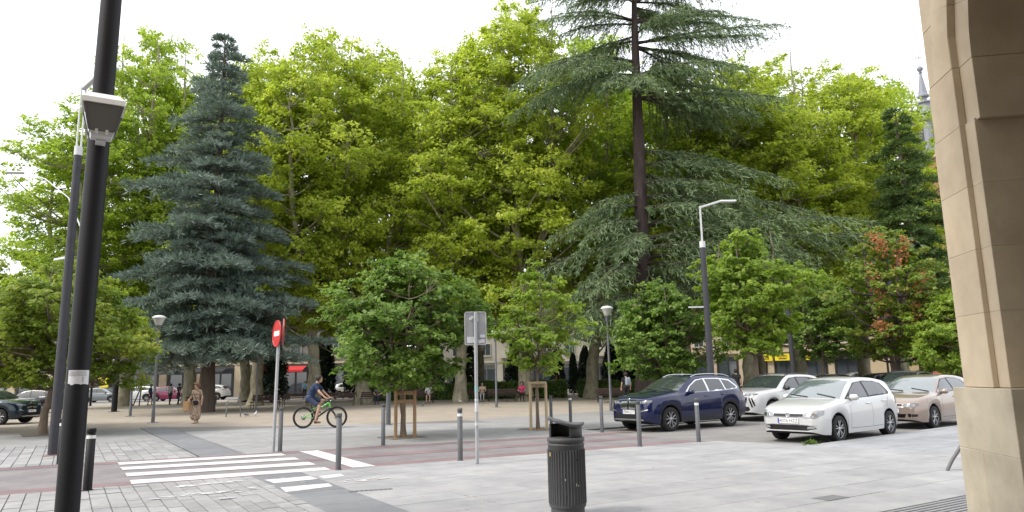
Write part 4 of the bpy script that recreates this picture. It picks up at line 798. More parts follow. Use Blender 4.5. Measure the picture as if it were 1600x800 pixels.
def wheel_mesh(r, w, style, dark):
    k = (r, w, style, dark)
    if k in WHEELS: return WHEELS[k]
    M = Matrix.Rotation(R(90), 3, 'X'); ri = r * .68     # axis along -y (outer side towards -y)
    mb = MB(); mb.lathe([(ri, -w / 2), (r * .93, -w / 2), (r * .985, -w * .40), (r, -w * .25), (r, w * .25), (r * .985, w * .40), (r * .93, w / 2 * .96), (r * .80, w / 2), (ri, w / 2 * .93)], 40, m=M, cap=False); ty = mb.mesh('tyre'); ty.materials.append(TYRE)
    mb = MB(); mb.lathe([(ri * .4, -w / 2), (ri, -w / 2), (ri, w * .44), (ri * 1.02, w * .47), (ri * .95, w * .46), (ri * .94, -w * .1), (0.0, -w * .1)], 40, m=M, cap=False); dk = mb.mesh('rim_well'); dk.materials.append(mat('rim_well', (.008, .008, .009), .6))
    mb = MB(); mb.lathe([(ri * .925, w * .40), (ri * .99, w * .455), (ri * 1.01, w * .46), (ri * 1.0, w * .36)], 40, m=M, cap=False)
    n, da, wd = {'y': (5, .22, .026), 'ten': (5, .17, .026), 'v': (8, .12, .020), 'five': (5, .0, .08)}[style]
    for i in range(n):
        for sg in ((-1, 1) if da else (0,)):
            a0 = 2 * math.pi * i / n + .3; a1 = a0 + sg * da * 1.25; p0 = Vector((math.cos(a0 + sg * da * .25) * ri * .16, 0, math.sin(a0 + sg * da * .25) * ri * .16)); p1 = Vector((math.cos(a1) * ri * .95, 0, math.sin(a1) * ri * .95))
            d = p1 - p0; X = d.normalized(); Y = Vector((0, 1, 0)); mb.box((p0 + p1) / 2 + Vector((0, -w * .36, 0)), (d.length, .03, wd * r / .33), m=Matrix((X, Y, X.cross(Y))).transposed(), bev=.006)
    mb.lathe([(ri * .24, w * .30), (ri * .22, w * .44), (0, w * .45)], 20, m=M); rm = mb.mesh('rim'); rm.materials.append(RIMD if dark else RIM)
    WHEELS[k] = (ty, dk, rm); return WHEELS[k]
class Car: pass
def make_car(label, P, paint, loc, rz, group=None, full=True):
    L, W, H = P['L'], P['W'], P['H']; hw0 = W / 2; x1, x2 = P['ax1'], P['ax1'] + P['wb']; wr = P['wr']; ra = wr + .065; sill = P.get('sill', .22)
    root = thing(P['name'], label, 'car', loc, rz, group); ox = -L / 2
    top = P['top']; belt = P['belt']; plan = P['plan']; wroof = P['wroof']
    zroof = max(z for _, z in top)
    def hw(x): return hw0 * pchip(plan, x)
    def z0(x):
        z = pchip(P['low'], x)
        for xw in (x1, x2):
            if abs(x - xw) < ra: z = max(z, wr + math.sqrt(ra * ra - (x - xw) ** 2))
        return z
    st = sorted(set([round(i * L / 70, 4) for i in range(71)] + [round(xw + s * ra * q, 4) for xw in (x1, x2) for s in (-1, 1) for q in (0, .2, .4, .6, .75, .86, .94, .98, 1.0, 1.003)] + [p[0] for p in top] + list(P['ws']) + list(P['rw']))); st = [x for x in st if 0 <= x <= L]
    def section(x):
        zt = pchip(top, x); zb = min(pchip(belt, x), zt - .035); a = z0(x); h = hw(x); zb = max(zb, a + .06)
        fr = max(0, min(1, (zt - zb - .04) / max(.01, zroof - pchip(belt, L * .5)))); wt = h * .90 * (1 - fr) + min(wroof, h * .9) * fr
        dl = min(.055, (zt - zb) * .45); bl = min(1, (zb - a) / .5)
        pts = [(h * .55, a + .0), (h * .955 - .02 * (1 - bl), a)]
        for f, q in ((.14, .975), (.32, .992), (.5, 1.0), (.64, .996), (.80, .985), (.93, .968)): pts.append((h * (1 - (1 - q) * bl), a + f * (zb - a)))
        pts.append((h * .945, zb)); wb_ = h * .925
        for f in (.05, .35, .7, 1.0):
            bow = .018 * math.sin(math.pi * f) * fr; pts.append((wb_ + (wt - wb_) * f + bow, zb + .006 + (zt - dl - zb - .006) * f))
        pts += [(wt * .965, zt - dl * .42), (wt * .86, zt - dl * .1), (wt * .55, zt + .012 * fr), (0, zt + .022 * fr + .012 * (1 - fr))]
        return pts
    S = [section(x) for x in st]; m = len(S[0]); V = []
    for x, s in zip(st, S): V += [(x + ox, -y, z) for y, z in s] + [(x + ox, y, z) for y, z in s[-2::-1]]
    k = 2 * m - 1; parts = {'body': [], 'windscreen': [], 'rear_window': [], 'underbody': []}
    gl0 = m - 4
    for i in range(len(st) - 1):
        xm = (st[i] + st[i + 1]) / 2
        for j in range(k - 1):
            jj = min(j, k - 2 - j); f = (i * k + j, i * k + j + 1, (i + 1) * k + j + 1, (i + 1) * k + j)
            key = 'body'
            if jj == 0: key = 'underbody'
            elif jj >= gl0 and P['ws'][0] < xm < P['ws'][1]: key = 'windscreen'
            elif jj >= gl0 and P['rw'][0] < xm < P['rw'][1]: key = 'rear_window'
            parts[key].append(f)
        parts['underbody'].append((i * k, (i + 1) * k, (i + 1) * k + k - 1, i * k + k - 1))
    parts['body'] += [tuple(range(k))[::-1], tuple((len(st) - 1) * k + q for q in range(k))]
    bv = BVHTree.FromPolygons([Vector(v) for v in V], sum(parts.values(), []))
    def sub(nm, mt, par=None):
        fs = parts[nm]; use = sorted({q for f in fs for q in f}); ix = {q: i for i, q in enumerate(use)}
        me = bpy.data.meshes.new(nm); me.from_pydata([V[q] for q in use], [], [tuple(ix[q] for q in f) for f in fs]); me.update(); me.polygons.foreach_set('use_smooth', [len(f) < 9 for f in fs]); return link(nm, me, mt, par or root)
    body = sub('body', paint); sub('windscreen', P.get('ws_mat', WGLASS)); sub('rear_window', CGLASS)
    ub = sub('underbody', UNDER)
    mb = MB(); mb.box((0, 0, .43), (L - .7, W * .56, .44)); mb.build('chassis', UNDER, root)
    def decal(nm, poly, mt, axis, off=.004, cuts=2, par=None, s=1):
        """project a polygon onto the body. axis 'x': poly in (y,z) seen from the front (or rear 'r'); 'y': poly in (x,z) on side s"""
        bm = bmesh.new(); vs = [bm.verts.new((p[0], p[1], 0)) for p in poly]; bm.faces.new(vs); bmesh.ops.triangulate(bm, faces=bm.faces[:]); bmesh.ops.subdivide_edges(bm, edges=bm.edges[:], cuts=cuts, use_grid_fill=True)
        ok = True
        for v in bm.verts:
            a, b = v.co.x, v.co.y
            if axis == 'x': o_, d_ = Vector((-L, a, b)), Vector((1, 0, 0))
            elif axis == 'r': o_, d_ = Vector((L, a, b)), Vector((-1, 0, 0))
            elif axis == 'z': o_, d_ = Vector((a + ox, b, 3)), Vector((0, 0, -1))
            else: o_, d_ = Vector((a + ox, s * W, b)), Vector((0, -s, 0))
            h = bv.ray_cast(o_, d_)
            if h[0] is None: h = bv.find_nearest(Vector((a + ox, s * hw0, b)) if axis == 'y' else o_)
            v.co = h[0] - d_ * off
        me = bpy.data.meshes.new(nm); bm.to_mesh(me); bm.free(); me.polygons.foreach_set('use_smooth', [True] * len(me.polygons)); return link(nm, me, mt, par or root)
    mir = lambda poly: [(-a, b) for a, b in poly]
    def rect(a0, a1, b0, b1): return [(a0, b0), (a1, b0), (a1, b1), (a0, b1)]
    for s in (-1, 1):
        if 'trimline' in P: decal('window_trim', P['trimline'], P.get('trim_mat', TRIM), 'y', .003, 3, s=s)
        for q in P['windows']: decal('side_window', q, CGLASS, 'y', .007, 3, s=s)
        if full:
            for q in P.get('clad', []): decal('cladding', q, TRIM, 'y', .005, 3, s=s)
            for (xa, za, xb, zb_) in P.get('seams', []):
                d = Vector((xb - xa, zb_ - za)); n_ = Vector((-d.y, d.x)).normalized() * .004; decal('door_seam', [(xa - n_.x, za - n_.y), (xb - n_.x, zb_ - n_.y), (xb + n_.x, zb_ + n_.y), (xa + n_.x, za + n_.y)], TRIM, 'y', .002, 4, s=s)
            for (xh, zh) in P['handles']:
                hh = bv.ray_cast(Vector((xh + ox, s * W, zh)), Vector((0, -s, 0)))[0]; mb = MB(); mb.box(hh + Vector((0, s * .014, 0)), (.20, .03, .032), bev=.012); mb.build('door_handle', paint, root)
        # arch lips: thin dark ring (or cladding) round each wheel
        for xw in (x1, x2):
            wd = P.get('lip', .022); pl = []; n = 14
            for i in range(n + 1): a = R(8) + R(164) * i / n; pl.append((xw + (ra + wd) * math.cos(a), wr + (ra + wd) * math.sin(a)))
            for i in range(n, -1, -1): a = R(8) + R(164) * i / n; pl.append((xw + (ra + .002) * math.cos(a), wr + (ra + .002) * math.sin(a)))
            if P.get('lip'):
                for i in range(n):
                    q = [pl[i], pl[i + 1], pl[2 * n - i], pl[2 * n + 1 - i]]; 
                    if i == 0: Q = []
                    Q.append(q)
                bm = MB()
                for q in Q:
                    vv = []
                    for (a, b) in q:
                        h = bv.ray_cast(Vector((a + ox, s * W, b)), Vector((0, -s, 0)))[0]; h = h if h is not None else Vector((a + ox, s * hw(a), b)); vv.append(h + Vector((0, s * .008, 0)))
                    bm.add(vv, [(0, 1, 2, 3)], True)
                bm.build('arch_cladding', TRIM, root)
        for xw in (x1, x2):
            w_ = P.get('tw', .21); ms = wheel_mesh(wr, w_, P['rim'], P.get('darkrim', False)); wo = link('wheel', ms[1], None, root, (xw + ox, s * (hw(xw) - w_ / 2 - .025), wr), 0 if s < 0 else math.pi); link('tyre', ms[0], None, wo); link('rim', ms[2], None, wo)
        # mirror
        xm, zm = P['mirror']; ym = hw(xm) * .93 + .09; mb = MB(); mb.box((xm + ox, s * ym, zm), (.13, .21, .14), bev=.045); mi = mb.build('mirror', P.get('mirror_mat', paint), root); mi.data.polygons.foreach_set('use_smooth', [True] * len(mi.data.polygons))
        mb = MB(); mb.box((xm + ox + .02, s * (ym - .10), zm - .05), (.06, .12, .03)); mb.build('stalk', TRIM, mi)
        mb = MB(); mb.box((xm + ox + .062, s * (ym + .005), zm), (.01, .16, .10)); mb.build('mirror_glass', CGLASS, mi)
        hl = P['headlight'] if s > 0 else mir(P['headlight']); ho = decal('headlight', hl, P.get('hl_mat', HLIGHT), 'x', .006, 3)
        for q in P.get('hl_in', []): decal('lamp_unit', q if s > 0 else mir(q), P.get('hl_unit', CHROME), 'x', .010, 2, ho)
        for q in P.get('fog', []): decal('fog_lamp', q if s > 0 else mir(q), P.get('fog_mat', HLIGHT), 'x', .012, 2)
        decal('tail_light', P['tail'], TLIGHT, 'y', .006, 2, s=s); decal('tail_light', [(s * a, b) for a, b in P['tail_r']], TLIGHT, 'r', .006, 2)
        if 'rail' in P:
            xs = np.linspace(*P['rail'], 9); pts = []
            for i, x in enumerate(xs):
                y = wroof * .93; h = bv.ray_cast(Vector((x + ox, s * y, 3)), Vector((0, 0, -1)))[0]; pts.append(h + Vector((0, 0, .012 if i in (0, 8) else .045)))
            mb = MB(); mb.tube(pts, .014, 8); mb.build('roof_rail', P.get('rail_mat', CHROME), root)
    for nm, q, mt, off in P['front']: decal(nm, q, mt, 'x', off, 3)
    for nm, q, mt, off in P.get('rear', []): decal(nm, q, mt, 'r', off, 2)
    for q in P.get('grille_bars', []): decal('grille_bar', q, CHROME, 'x', .016, 1)
    if 'plate' in P and full:
        zc, tx = P['plate']; h = bv.ray_cast(Vector((-L, 0, zc)), Vector((1, 0, 0)))[0]; M = frame(Vector((h.x - .022, 0, zc)), (0, -1, 0), (-1, 0, 0))
        mb = MB(); mb.prism(rrect(.52, .11, .008, 2), -.012, 0, M); pl = mb.build('number_plate', PLATEW, root)
        mb = MB(); mb.prism([(-.258, -.053), (-.215, -.053), (-.215, .053), (-.258, .053)], .0005, .0015, M); mb.build('plate_band', PLATEB, pl); text_mesh('plate_text', tx, .105, INK, pl, M @ Matrix.Translation((.02, 0, .001)), .0008)
    if 'badge' in P and full:
        zc, rb, st_ = P['badge']; h = bv.ray_cast(Vector((-L, 0, zc)), Vector((1, 0, 0)))[0]; M = frame(Vector((h.x - .020, 0, zc)), (0, -1, 0), (-1, 0, -.0)); m3 = M.to_3x3(); mb = MB()
        if st_ == 'ring':
            mb.lathe([(rb, -.01), (rb, .004), (rb * .82, .006), (rb * .80, .0)], 28, M.translation, m3)
            for a, b in (((-.55, .62), (-.08, .02)), ((.55, .62), (.08, .02)), ((-.55, .35), (-.38, -.6)), ((.55, .35), (.38, -.6)), ((-.38, -.6), (0, -.05)), ((.38, -.6), (0, -.05))):
                mb.tube([M @ Vector((a[0] * rb, a[1] * rb, .002)), M @ Vector((b[0] * rb, b[1] * rb, .002))], rb * .08, 5)
            mb.build('badge', CHROME, root)
        elif st_ == 'round':
            mb.lathe([(rb, -.01), (rb, .006), (rb * .86, .007)], 24, M.translation, m3); bd = mb.build('badge', GLOSS, root)
            for i in range(4):
                mb = MB(); n = 6; mb.prism([(0, 0)] + [(rb * .6 * math.cos(R(90 * i + 90 * k / n)), rb * .6 * math.sin(R(90 * i + 90 * k / n))) for k in range(n + 1)], .007, .0085, M); mb.build('badge_quarter', mat('badge_blue', (.05, .2, .5), .4) if i % 2 else WHITE, bd)
            mb = MB(); mb.lathe([(rb * .88, .006), (rb * 1.04, .006), (rb * 1.04, .010), (rb * .88, .010)], 24, M.translation, m3); mb.build('badge_ring', CHROME, bd)
    # seats, dashboard and wheel behind the glass are dark; a faint interior box
    if P.get('antenna'):
        mb = MB(); x = P['antenna']; mb.box((x + ox, 0, pchip(top, x) + .05), (.14, .03, .06), bev=.012); mb.build('antenna_fin', paint, root)
    for (xw, s) in ((P['ws'][0], 1), (P['ws'][0], -1)):
        if full:
            y0 = .10 if s > 0 else -.60; pts = []
            for q in np.linspace(0, 1, 5): h = bv.ray_cast(Vector((xw + .03 + .10 * q + ox, y0 + .5 * q, 3)), Vector((0, 0, -1)))[0]; pts.append(h + Vector((0, 0, .012)))
            mb = MB(); mb.tube(pts, .010, 5); mb.build('wiper', TRIM, root)
    return root
def carpaint(n, c, c2=None, metal=.0, rough=.28): return mat(n, c, rough, c2, 200, 2, .5, metal=metal, coat=1, spec=.12 if max(c) < .2 else .4)
HATCH = dict(name='hatchback_car', ws_mat=SKYGLASS, L=3.97, W=1.68, H=1.46, ax1=.80, wb=2.47, wr=.305, wroof=.56, rim='ten',
  top=[(0, .60), (.035, .69), (.12, .755), (.35, .845), (.75, .925), (1.02, .97), (1.20, 1.08), (1.55, 1.285), (1.78, 1.385), (2.0, 1.435), (2.4, 1.462), (2.9, 1.445), (3.35, 1.385), (3.55, 1.33), (3.80, 1.02), (3.90, .90), (3.95, .80), (3.97, .62)],
  belt=[(0, .56), (.2, .76), (.5, .84), (1.0, .91), (1.6, .935), (2.6, .985), (3.4, 1.04), (3.8, .95), (3.97, .6)], plan=[(0, .66), (.08, .80), (.2, .90), (.45, .975), (.8, 1), (3.2, 1), (3.6, .965), (3.85, .88), (3.97, .78)],
  low=[(0, .27), (.25, .20), (.6, .19), (3.4, .21), (3.8, .27), (3.97, .36)], ws=(1.05, 1.80), rw=(3.48, 3.80),
  trimline=[(1.20, .965), (1.62, 1.18), (1.92, 1.335), (2.4, 1.375), (2.9, 1.355), (3.18, 1.30), (3.40, 1.07), (3.30, 1.03), (2.3, .985)],
  windows=[[(1.42, .985), (1.50, 1.09), (1.66, 1.19), (1.95, 1.32), (2.25, 1.352), (2.28, .995)], [(2.36, 1.0), (2.33, 1.353), (2.7, 1.35), (3.0, 1.325), (3.13, 1.285), (3.30, 1.08), (3.22, 1.04)]],
  seams=[(1.33, .93, 1.28, .30), (1.28, .30, 2.36, .29), (2.34, .97, 2.36, .30), (2.36, .29, 2.85, .30), (3.18, 1.0, 3.1, .72)], handles=[(2.18, .84), (2.98, .875)], mirror=(1.42, 1.0),
  headlight=[(.35, .585), (.41, .685), (.66, .755), (.76, .74), (.76, .64), (.62, .56)], hl_in=[[(.45, .61), (.47, .665), (.55, .675), (.56, .60)], [(.58, .60), (.58, .68), (.65, .69), (.66, .62)]], fog=[[(.46, .335), (.48, .385), (.62, .40), (.63, .345)]],
  tail=[(3.70, .78), (3.70, .98), (3.84, .92), (3.92, .78)], tail_r=[(.48, .72), (.48, .86), (.68, .86), (.66, .72)],
  front=[('upper_grille', [(-.37, .60), (-.37, .665), (.37, .665), (.37, .60)], GLOSS, .005), ('chrome_strip', [(-.40, .590), (-.40, .600), (.40, .600), (.40, .590)], CHROME, .008), ('lower_grille', [(-.66, .345), (-.60, .40), (-.4, .415), (.4, .415), (.60, .40), (.66, .345), (.45, .30), (-.45, .30)], GLOSS, .006), ('chrome_strip', [(-.66, .405), (-.66, .415), (-.40, .43), (.40, .43), (.66, .415), (.66, .405), (.40, .418), (-.40, .418)], CHROME, .009)],
  plate=(.505, '4376 HZZ'), badge=(.645, .058, 'ring'))
SUV = dict(name='suv_car', hl_mat=glassmat('dark_headlight', (.10, .11, .12), rough=.06), hl_unit=HLIGHT, L=4.45, W=1.82, H=1.60, ax1=.84, wb=2.67, wr=.345, wroof=.60, rim='y', lip=.07, sill=.28,
  top=[(0, .74), (.03, .86), (.10, .935), (.40, 1.015), (.9, 1.085), (1.22, 1.12), (1.40, 1.215), (1.80, 1.43), (2.05, 1.525), (2.3, 1.565), (2.8, 1.588), (3.4, 1.57), (3.9, 1.515), (4.06, 1.46), (4.28, 1.13), (4.36, 1.03), (4.42, .93), (4.45, .70)],
  belt=[(0, .70), (.2, .90), (.6, .99), (1.2, 1.04), (2.0, 1.055), (3.0, 1.085), (3.8, 1.13), (4.2, 1.06), (4.45, .68)], plan=[(0, .70), (.07, .82), (.2, .915), (.45, .975), (.85, 1), (3.7, 1), (4.1, .96), (4.35, .88), (4.45, .80)],
  low=[(0, .33), (.3, .25), (.7, .25), (3.7, .27), (4.2, .33), (4.45, .42)], ws=(1.24, 2.08), rw=(4.02, 4.27),
  trimline=[(1.52, 1.075), (1.80, 1.27), (2.18, 1.45), (2.6, 1.495), (3.2, 1.49), (3.7, 1.44), (4.02, 1.20), (3.92, 1.15), (3.0, 1.10)], trim_mat=CHROME,
  windows=[[(1.62, 1.09), (1.85, 1.27), (2.2, 1.425), (2.52, 1.468), (2.54, 1.098)], [(2.62, 1.10), (2.60, 1.47), (3.1, 1.465), (3.28, 1.45), (3.34, 1.125)], [(3.40, 1.13), (3.34, 1.445), (3.66, 1.40), (3.94, 1.20), (3.86, 1.16)]],
  seams=[(1.52, 1.04, 1.50, .42), (1.50, .42, 2.6, .41), (2.58, 1.08, 2.60, .42), (2.60, .41, 3.2, .43), (3.40, 1.1, 3.28, .80)], handles=[(2.42, .965), (3.22, .985)], mirror=(1.66, 1.10),
  clad=[[(1.24, .275), (3.10, .285), (3.10, .40), (1.24, .39)], [(3.98, .35), (4.38, .44), (4.38, .60), (3.95, .47)]],
  headlight=[(.36, .80), (.37, .875), (.60, .905), (.78, .90), (.79, .855), (.62, .80)], hl_in=[[(.42, .815), (.43, .865), (.50, .87), (.50, .815)], [(.54, .82), (.54, .875), (.63, .885), (.63, .83)]], fog=[[(.50, .575), (.50, .60), (.72, .655), (.73, .625)]], fog_mat=CHROME,
  tail=[(4.06, .98), (4.12, 1.10), (4.30, 1.08), (4.38, .98)], tail_r=[(.42, .93), (.42, 1.06), (.72, 1.06), (.70, .93)], rail=(2.1, 3.9),
  front=[('lower_intake', [(-.55, .42), (-.48, .52), (.48, .52), (.55, .42), (.45, .36), (-.45, .36)], GLOSS, .006), ('skid_plate', [(-.62, .325), (-.56, .37), (.56, .37), (.62, .325), (.50, .30), (-.50, .30)], CHROME, .010)] +
        [('kidney_grille', [(s * .02, .66), (s * .02, .855), (s * .07, .885), (s * .29, .875), (s * .325, .82), (s * .29, .68), (s * .22, .635), (s * .07, .635)], GLOSS, .006) for s in (-1, 1)],
  grille_bars=[[(s * (.05 + .038 * i), .655), (s * (.05 + .038 * i) + .019, .655), (s * (.05 + .038 * i) + .019, .87), (s * (.05 + .038 * i), .87)] for s in (-1, 1) for i in range(7)] + [[(s * .015, .87), (s * .30, .865), (s * .30, .885), (s * .015, .89)] for s in (-1, 1)] + [[(s * .015, .625), (s * .24, .625), (s * .24, .64), (s * .015, .64)] for s in (-1, 1)] + [[(s * .31, .70), (s * .325, .70), (s * .34, .83), (s * .325, .83)] for s in (-1, 1)],
  plate=(.565, '7544 LCT'), badge=(.925, .040, 'round'))
COMPACT = dict(SUV, name='compact_suv_car', L=4.30, W=1.77, H=1.55, ax1=.86, wb=2.605, wr=.335, rim='v', trim_mat=TRIM, mirror_mat=GLOSS,
  top=[(0, .74), (.03, .86), (.10, .94), (.40, 1.01), (.9, 1.06), (1.20, 1.085), (1.38, 1.18), (1.78, 1.40), (2.02, 1.49), (2.3, 1.53), (2.8, 1.545), (3.3, 1.53), (3.75, 1.48), (3.92, 1.42), (4.14, 1.10), (4.22, 1.0), (4.27, .9), (4.30, .68)],
  belt=[(0, .70), (.2, .90), (.6, .975), (1.2, 1.02), (2.0, 1.035), (3.0, 1.075), (3.7, 1.14), (4.05, 1.04), (4.30, .66)], plan=[(0, .72), (.07, .84), (.2, .92), (.45, .975), (.85, 1), (3.6, 1), (3.95, .96), (4.2, .88), (4.30, .80)],
  low=[(0, .32), (.3, .25), (.7, .25), (3.6, .27), (4.0, .33), (4.30, .42)], ws=(1.22, 2.05), rw=(3.9, 4.13),
  trimline=[(1.50, 1.055), (1.78, 1.25), (2.12, 1.415), (2.6, 1.455), (3.2, 1.445), (3.6, 1.39), (3.90, 1.20), (3.8, 1.155), (3.0, 1.09)],
  windows=[[(1.60, 1.07), (1.83, 1.25), (2.16, 1.39), (2.46, 1.428), (2.48, 1.08)], [(2.56, 1.085), (2.54, 1.43), (3.0, 1.425), (3.22, 1.41), (3.30, 1.12)], [(3.37, 1.13), (3.30, 1.40), (3.56, 1.355), (3.80, 1.20), (3.74, 1.16)]],
  seams=[(1.50, 1.02, 1.48, .42), (1.48, .42, 2.54, .41), (2.52, 1.06, 2.54, .42), (2.54, .41, 3.1, .43), (3.32, 1.08, 3.2, .80)], handles=[(2.34, .93), (3.14, .97)], mirror=(1.62, 1.08),
  clad=[[(1.24, .275), (3.0, .285), (3.0, .40), (1.24, .39)]], headlight=[(.30, .86), (.34, .93), (.62, .95), (.76, .93), (.74, .885), (.52, .85)], hl_in=[[(.42, .87), (.42, .92), (.50, .925), (.50, .87)], [(.55, .88), (.55, .93), (.62, .935), (.62, .885)]],
  fog=[[(.62, .48), (.57, .60), (.50, .80), (.53, .82), (.62, .64), (.66, .50)], [(.70, .52), (.66, .62), (.60, .78), (.63, .79), (.70, .66), (.73, .54)]], fog_mat=GLOSS,
  front=[('grille', [(-.40, .60), (-.46, .80), (-.30, .85), (.30, .85), (.46, .80), (.40, .60), (.2, .56), (-.2, .56)], GLOSS, .006), ('lower_intake', [(-.55, .40), (-.50, .50), (.50, .50), (.55, .40), (.45, .35), (-.45, .35)], GLOSS, .006)],
  grille_bars=[[(-.38 + .085 * i, .62 + .055 * j), (-.335 + .085 * i, .62 + .055 * j), (-.335 + .085 * i, .632 + .055 * j), (-.38 + .085 * i, .632 + .055 * j)] for i in range(9) for j in range(4)],
  tail=[(3.92, .98), (3.96, 1.08), (4.14, 1.06), (4.24, .98)], rail=(2.05, 3.7), rail_mat=GLOSS, plate=(.555, '2918 LPB'), badge=(.74, .05, 'ring'), lip=.06)
SEDAN = dict(HATCH, name='hatchback_car', L=4.06, W=1.75, ax1=.83, wb=2.55, rim='ten',
  top=[(0, .60), (.035, .69), (.12, .755), (.38, .85), (.80, .93), (1.10, .975), (1.28, 1.08), (1.62, 1.28), (1.86, 1.38), (2.1, 1.425), (2.5, 1.45), (3.0, 1.435), (3.45, 1.375), (3.65, 1.32), (3.90, 1.02), (3.99, .90), (4.04, .80), (4.06, .62)],
  belt=[(0, .56), (.2, .76), (.5, .84), (1.0, .91), (1.6, .935), (2.6, .985), (3.5, 1.04), (3.9, .95), (4.06, .6)], plan=[(0, .66), (.08, .80), (.2, .90), (.45, .975), (.8, 1), (3.3, 1), (3.7, .965), (3.95, .88), (4.06, .78)], low=[(0, .27), (.25, .20), (.6, .19), (3.5, .21), (3.9, .27), (4.06, .36)],
  ws=(1.13, 1.88), rw=(3.58, 3.90),
  headlight=[(.34, .615), (.38, .685), (.66, .725), (.74, .70), (.73, .64), (.60, .60)], hl_mat=glassmat('dark_headlight', (.10, .11, .12), rough=.06), hl_unit=HLIGHT,
  front=[('upper_grille', [(-.34, .62), (-.34, .685), (.34, .685), (.34, .62)], GLOSS, .005), ('chrome_strip', [(-.72, .600), (-.72, .612), (.72, .612), (.72, .600)], CHROME, .009), ('lower_grille', [(-.40, .32), (-.44, .42), (.44, .42), (.40, .32)], GLOSS, .006), ('chrome_strip', [(-.70, .275), (-.70, .285), (.70, .285), (.70, .275)], CHROME, .009)] + [('side_intake', [(s * .50, .34), (s * .48, .43), (s * .72, .41), (s * .70, .35)], GLOSS, .006) for s in (-1, 1)],
  fog=[], tail=[(3.80, .78), (3.80, .98), (3.94, .92), (4.02, .78)], plate=(.51, '9052 KTV'))
BLUE = carpaint('paint_dark_blue', (.003, .007, .042), (.005, .010, .056), .1); WHITEC = carpaint('paint_white', (.50, .505, .505)); BEIGE = carpaint('paint_beige', (.25, .195, .16), (.29, .23, .19), .35); TEAL = carpaint('paint_dark_teal', (.005, .016, .028), (.007, .021, .036), .2)
BLACKC = carpaint('paint_black', (.012, .012, .014)); GREYC = carpaint('paint_grey', (.16, .17, .18), None, .3); SILVER = carpaint('paint_silver', (.45, .47, .50), None, .4); BURG = carpaint('paint_burgundy', (.16, .012, .05), None, .2); BLUE2 = carpaint('paint_navy', (.02, .05, .13), None, .2)
def at_axle(P, wx, wy, rz, s=-1):
    """car position from its near front wheel contact"""
    d = Vector((math.cos(rz), math.sin(rz))); n = Vector((-d.y, d.x)); c = Vector((wx, wy)) + d * (P['L'] / 2 - P['ax1']) - n * s * (P['W'] / 2 - .12); return (c.x, c.y)
def put(label, P, paint, wx, wy, rz, z=-.05, s=-1, **k):
    c = at_axle(P, wx, wy, rz, s); return make_car(label, P, paint, (c[0], c[1], z), rz, **k)
put('dark blue compact SUV with chrome grille parked facing left', SUV, BLUE, 14.95, 15.75, R(3.6))
put('white compact SUV with black grille parked right behind the blue one', COMPACT, WHITEC, 20.4, 16.55, R(4))
put('white hatchback at the kerb in front of the beige car', HATCH, WHITEC, 15.2, 10.55, R(6.3))
put('beige metallic hatchback half hidden behind the stone pillar', SEDAN, BEIGE, 20.5, 11.25, R(6))
put('dark teal SUV nose at the left edge of the picture', dict(SUV, trim_mat=CHROME), TEAL, -2.45, 39.75, math.atan2(.55, -.83), -.016, 1)
G = 'cars parked in the distance'
far_cars = [('black estate car parked just beyond the teal SUV', COMPACT, BLACKC, (-3.4, 49.5), math.atan2(.6, -.8)), ('black hatchback showing red tail lamps beyond the black estate at left', HATCH, BLACKC, (-1.9, 57.0), math.atan2(-.5, .85)), ('silver car at the far left edge under the trees', HATCH, SILVER, (-8.0, 60), math.atan2(.6, -.8)),
  ('grey car parked by the yellow shop sign', HATCH, GREYC, (3.2, 85.2), R(150)), ('white car left of the brown board across the square', COMPACT, WHITEC, (6.2, 83.4), R(-32)), ('burgundy car behind the standing pair across the square', HATCH, BURG, (9.2, 81.5), R(148)), ('white van like car behind the walking woman', COMPACT, WHITEC, (12.4, 80.6), R(-32)),
  ('white car glimpsed behind the cyclist between trunks', HATCH, WHITEC, (25.5, 73.5), R(148)), ('white car left of the cypresses behind the hedge', HATCH, WHITEC, (36.5, 66.0), R(148)),
  ('silver estate car with its roof above the white hatchback', COMPACT, SILVER, (33.2, 19.3), R(12)), ('dark car left of the silver estate', HATCH, BLACKC, (33.0, 22.4), R(150)), ('dark SUV behind the beige car beside the pillar', SUV, BLACKC, (39.5, 19.4), R(10)), ('grey car behind the dark SUV beside the pillar', COMPACT, GREYC, (43.5, 18.6), R(10)),
  ('navy car under the orange tinged tree', HATCH, BLUE2, (50.5, 22.6), R(20)), ('white car before the black shop front', HATCH, WHITEC, (57.0, 37.5), R(-32)), ('dark car left of the navy one under the trees', HATCH, BLACKC, (44.5, 26.6), R(155))]
for lb, P, pt, (x, y), rz in far_cars: make_car(lb, P, pt, (x, y, -.05 if x > 30 and y < 31 else -.017), rz, G, full=False)
# ------------------------------------------------------------------ people
SKIN = mat('skin', (.42, .25, .17), .6, (.48, .30, .21), 20); HAIRB = mat('hair_brown', (.09, .04, .022), .7, (.16, .07, .035), 40, bump=.6, bscale=60); HAIRD = mat('hair_dark', (.015, .012, .010), .7, (.03, .022, .018), 40, bump=.5, bscale=60)
def cloth(n, c, c2=None, s=12, con=.4): return mat('cloth_' + n, c, .85, c2 or tuple(q * 1.25 for q in c), s, 4, con, bump=.25, bscale=25)
def capsule(mb, a, b, r0, r1, n=12):
    a, b = Vector(a), Vector(b); d = b - a; L = d.length; t = d.normalized() if L > 1e-6 else Vector((0, 0, 1)); pts = []; rr = []
    for k in range(5): q = R(-84 + 84 * k / 4); pts.append(a + t * math.sin(q) * r0); rr.append(max(.001, math.cos(q) * r0))
    for k in range(5): q = R(84 * k / 4); pts.append(b + t * math.sin(q) * r1); rr.append(max(.001, math.cos(q) * r1))
    mb.tube(pts, rr, n)
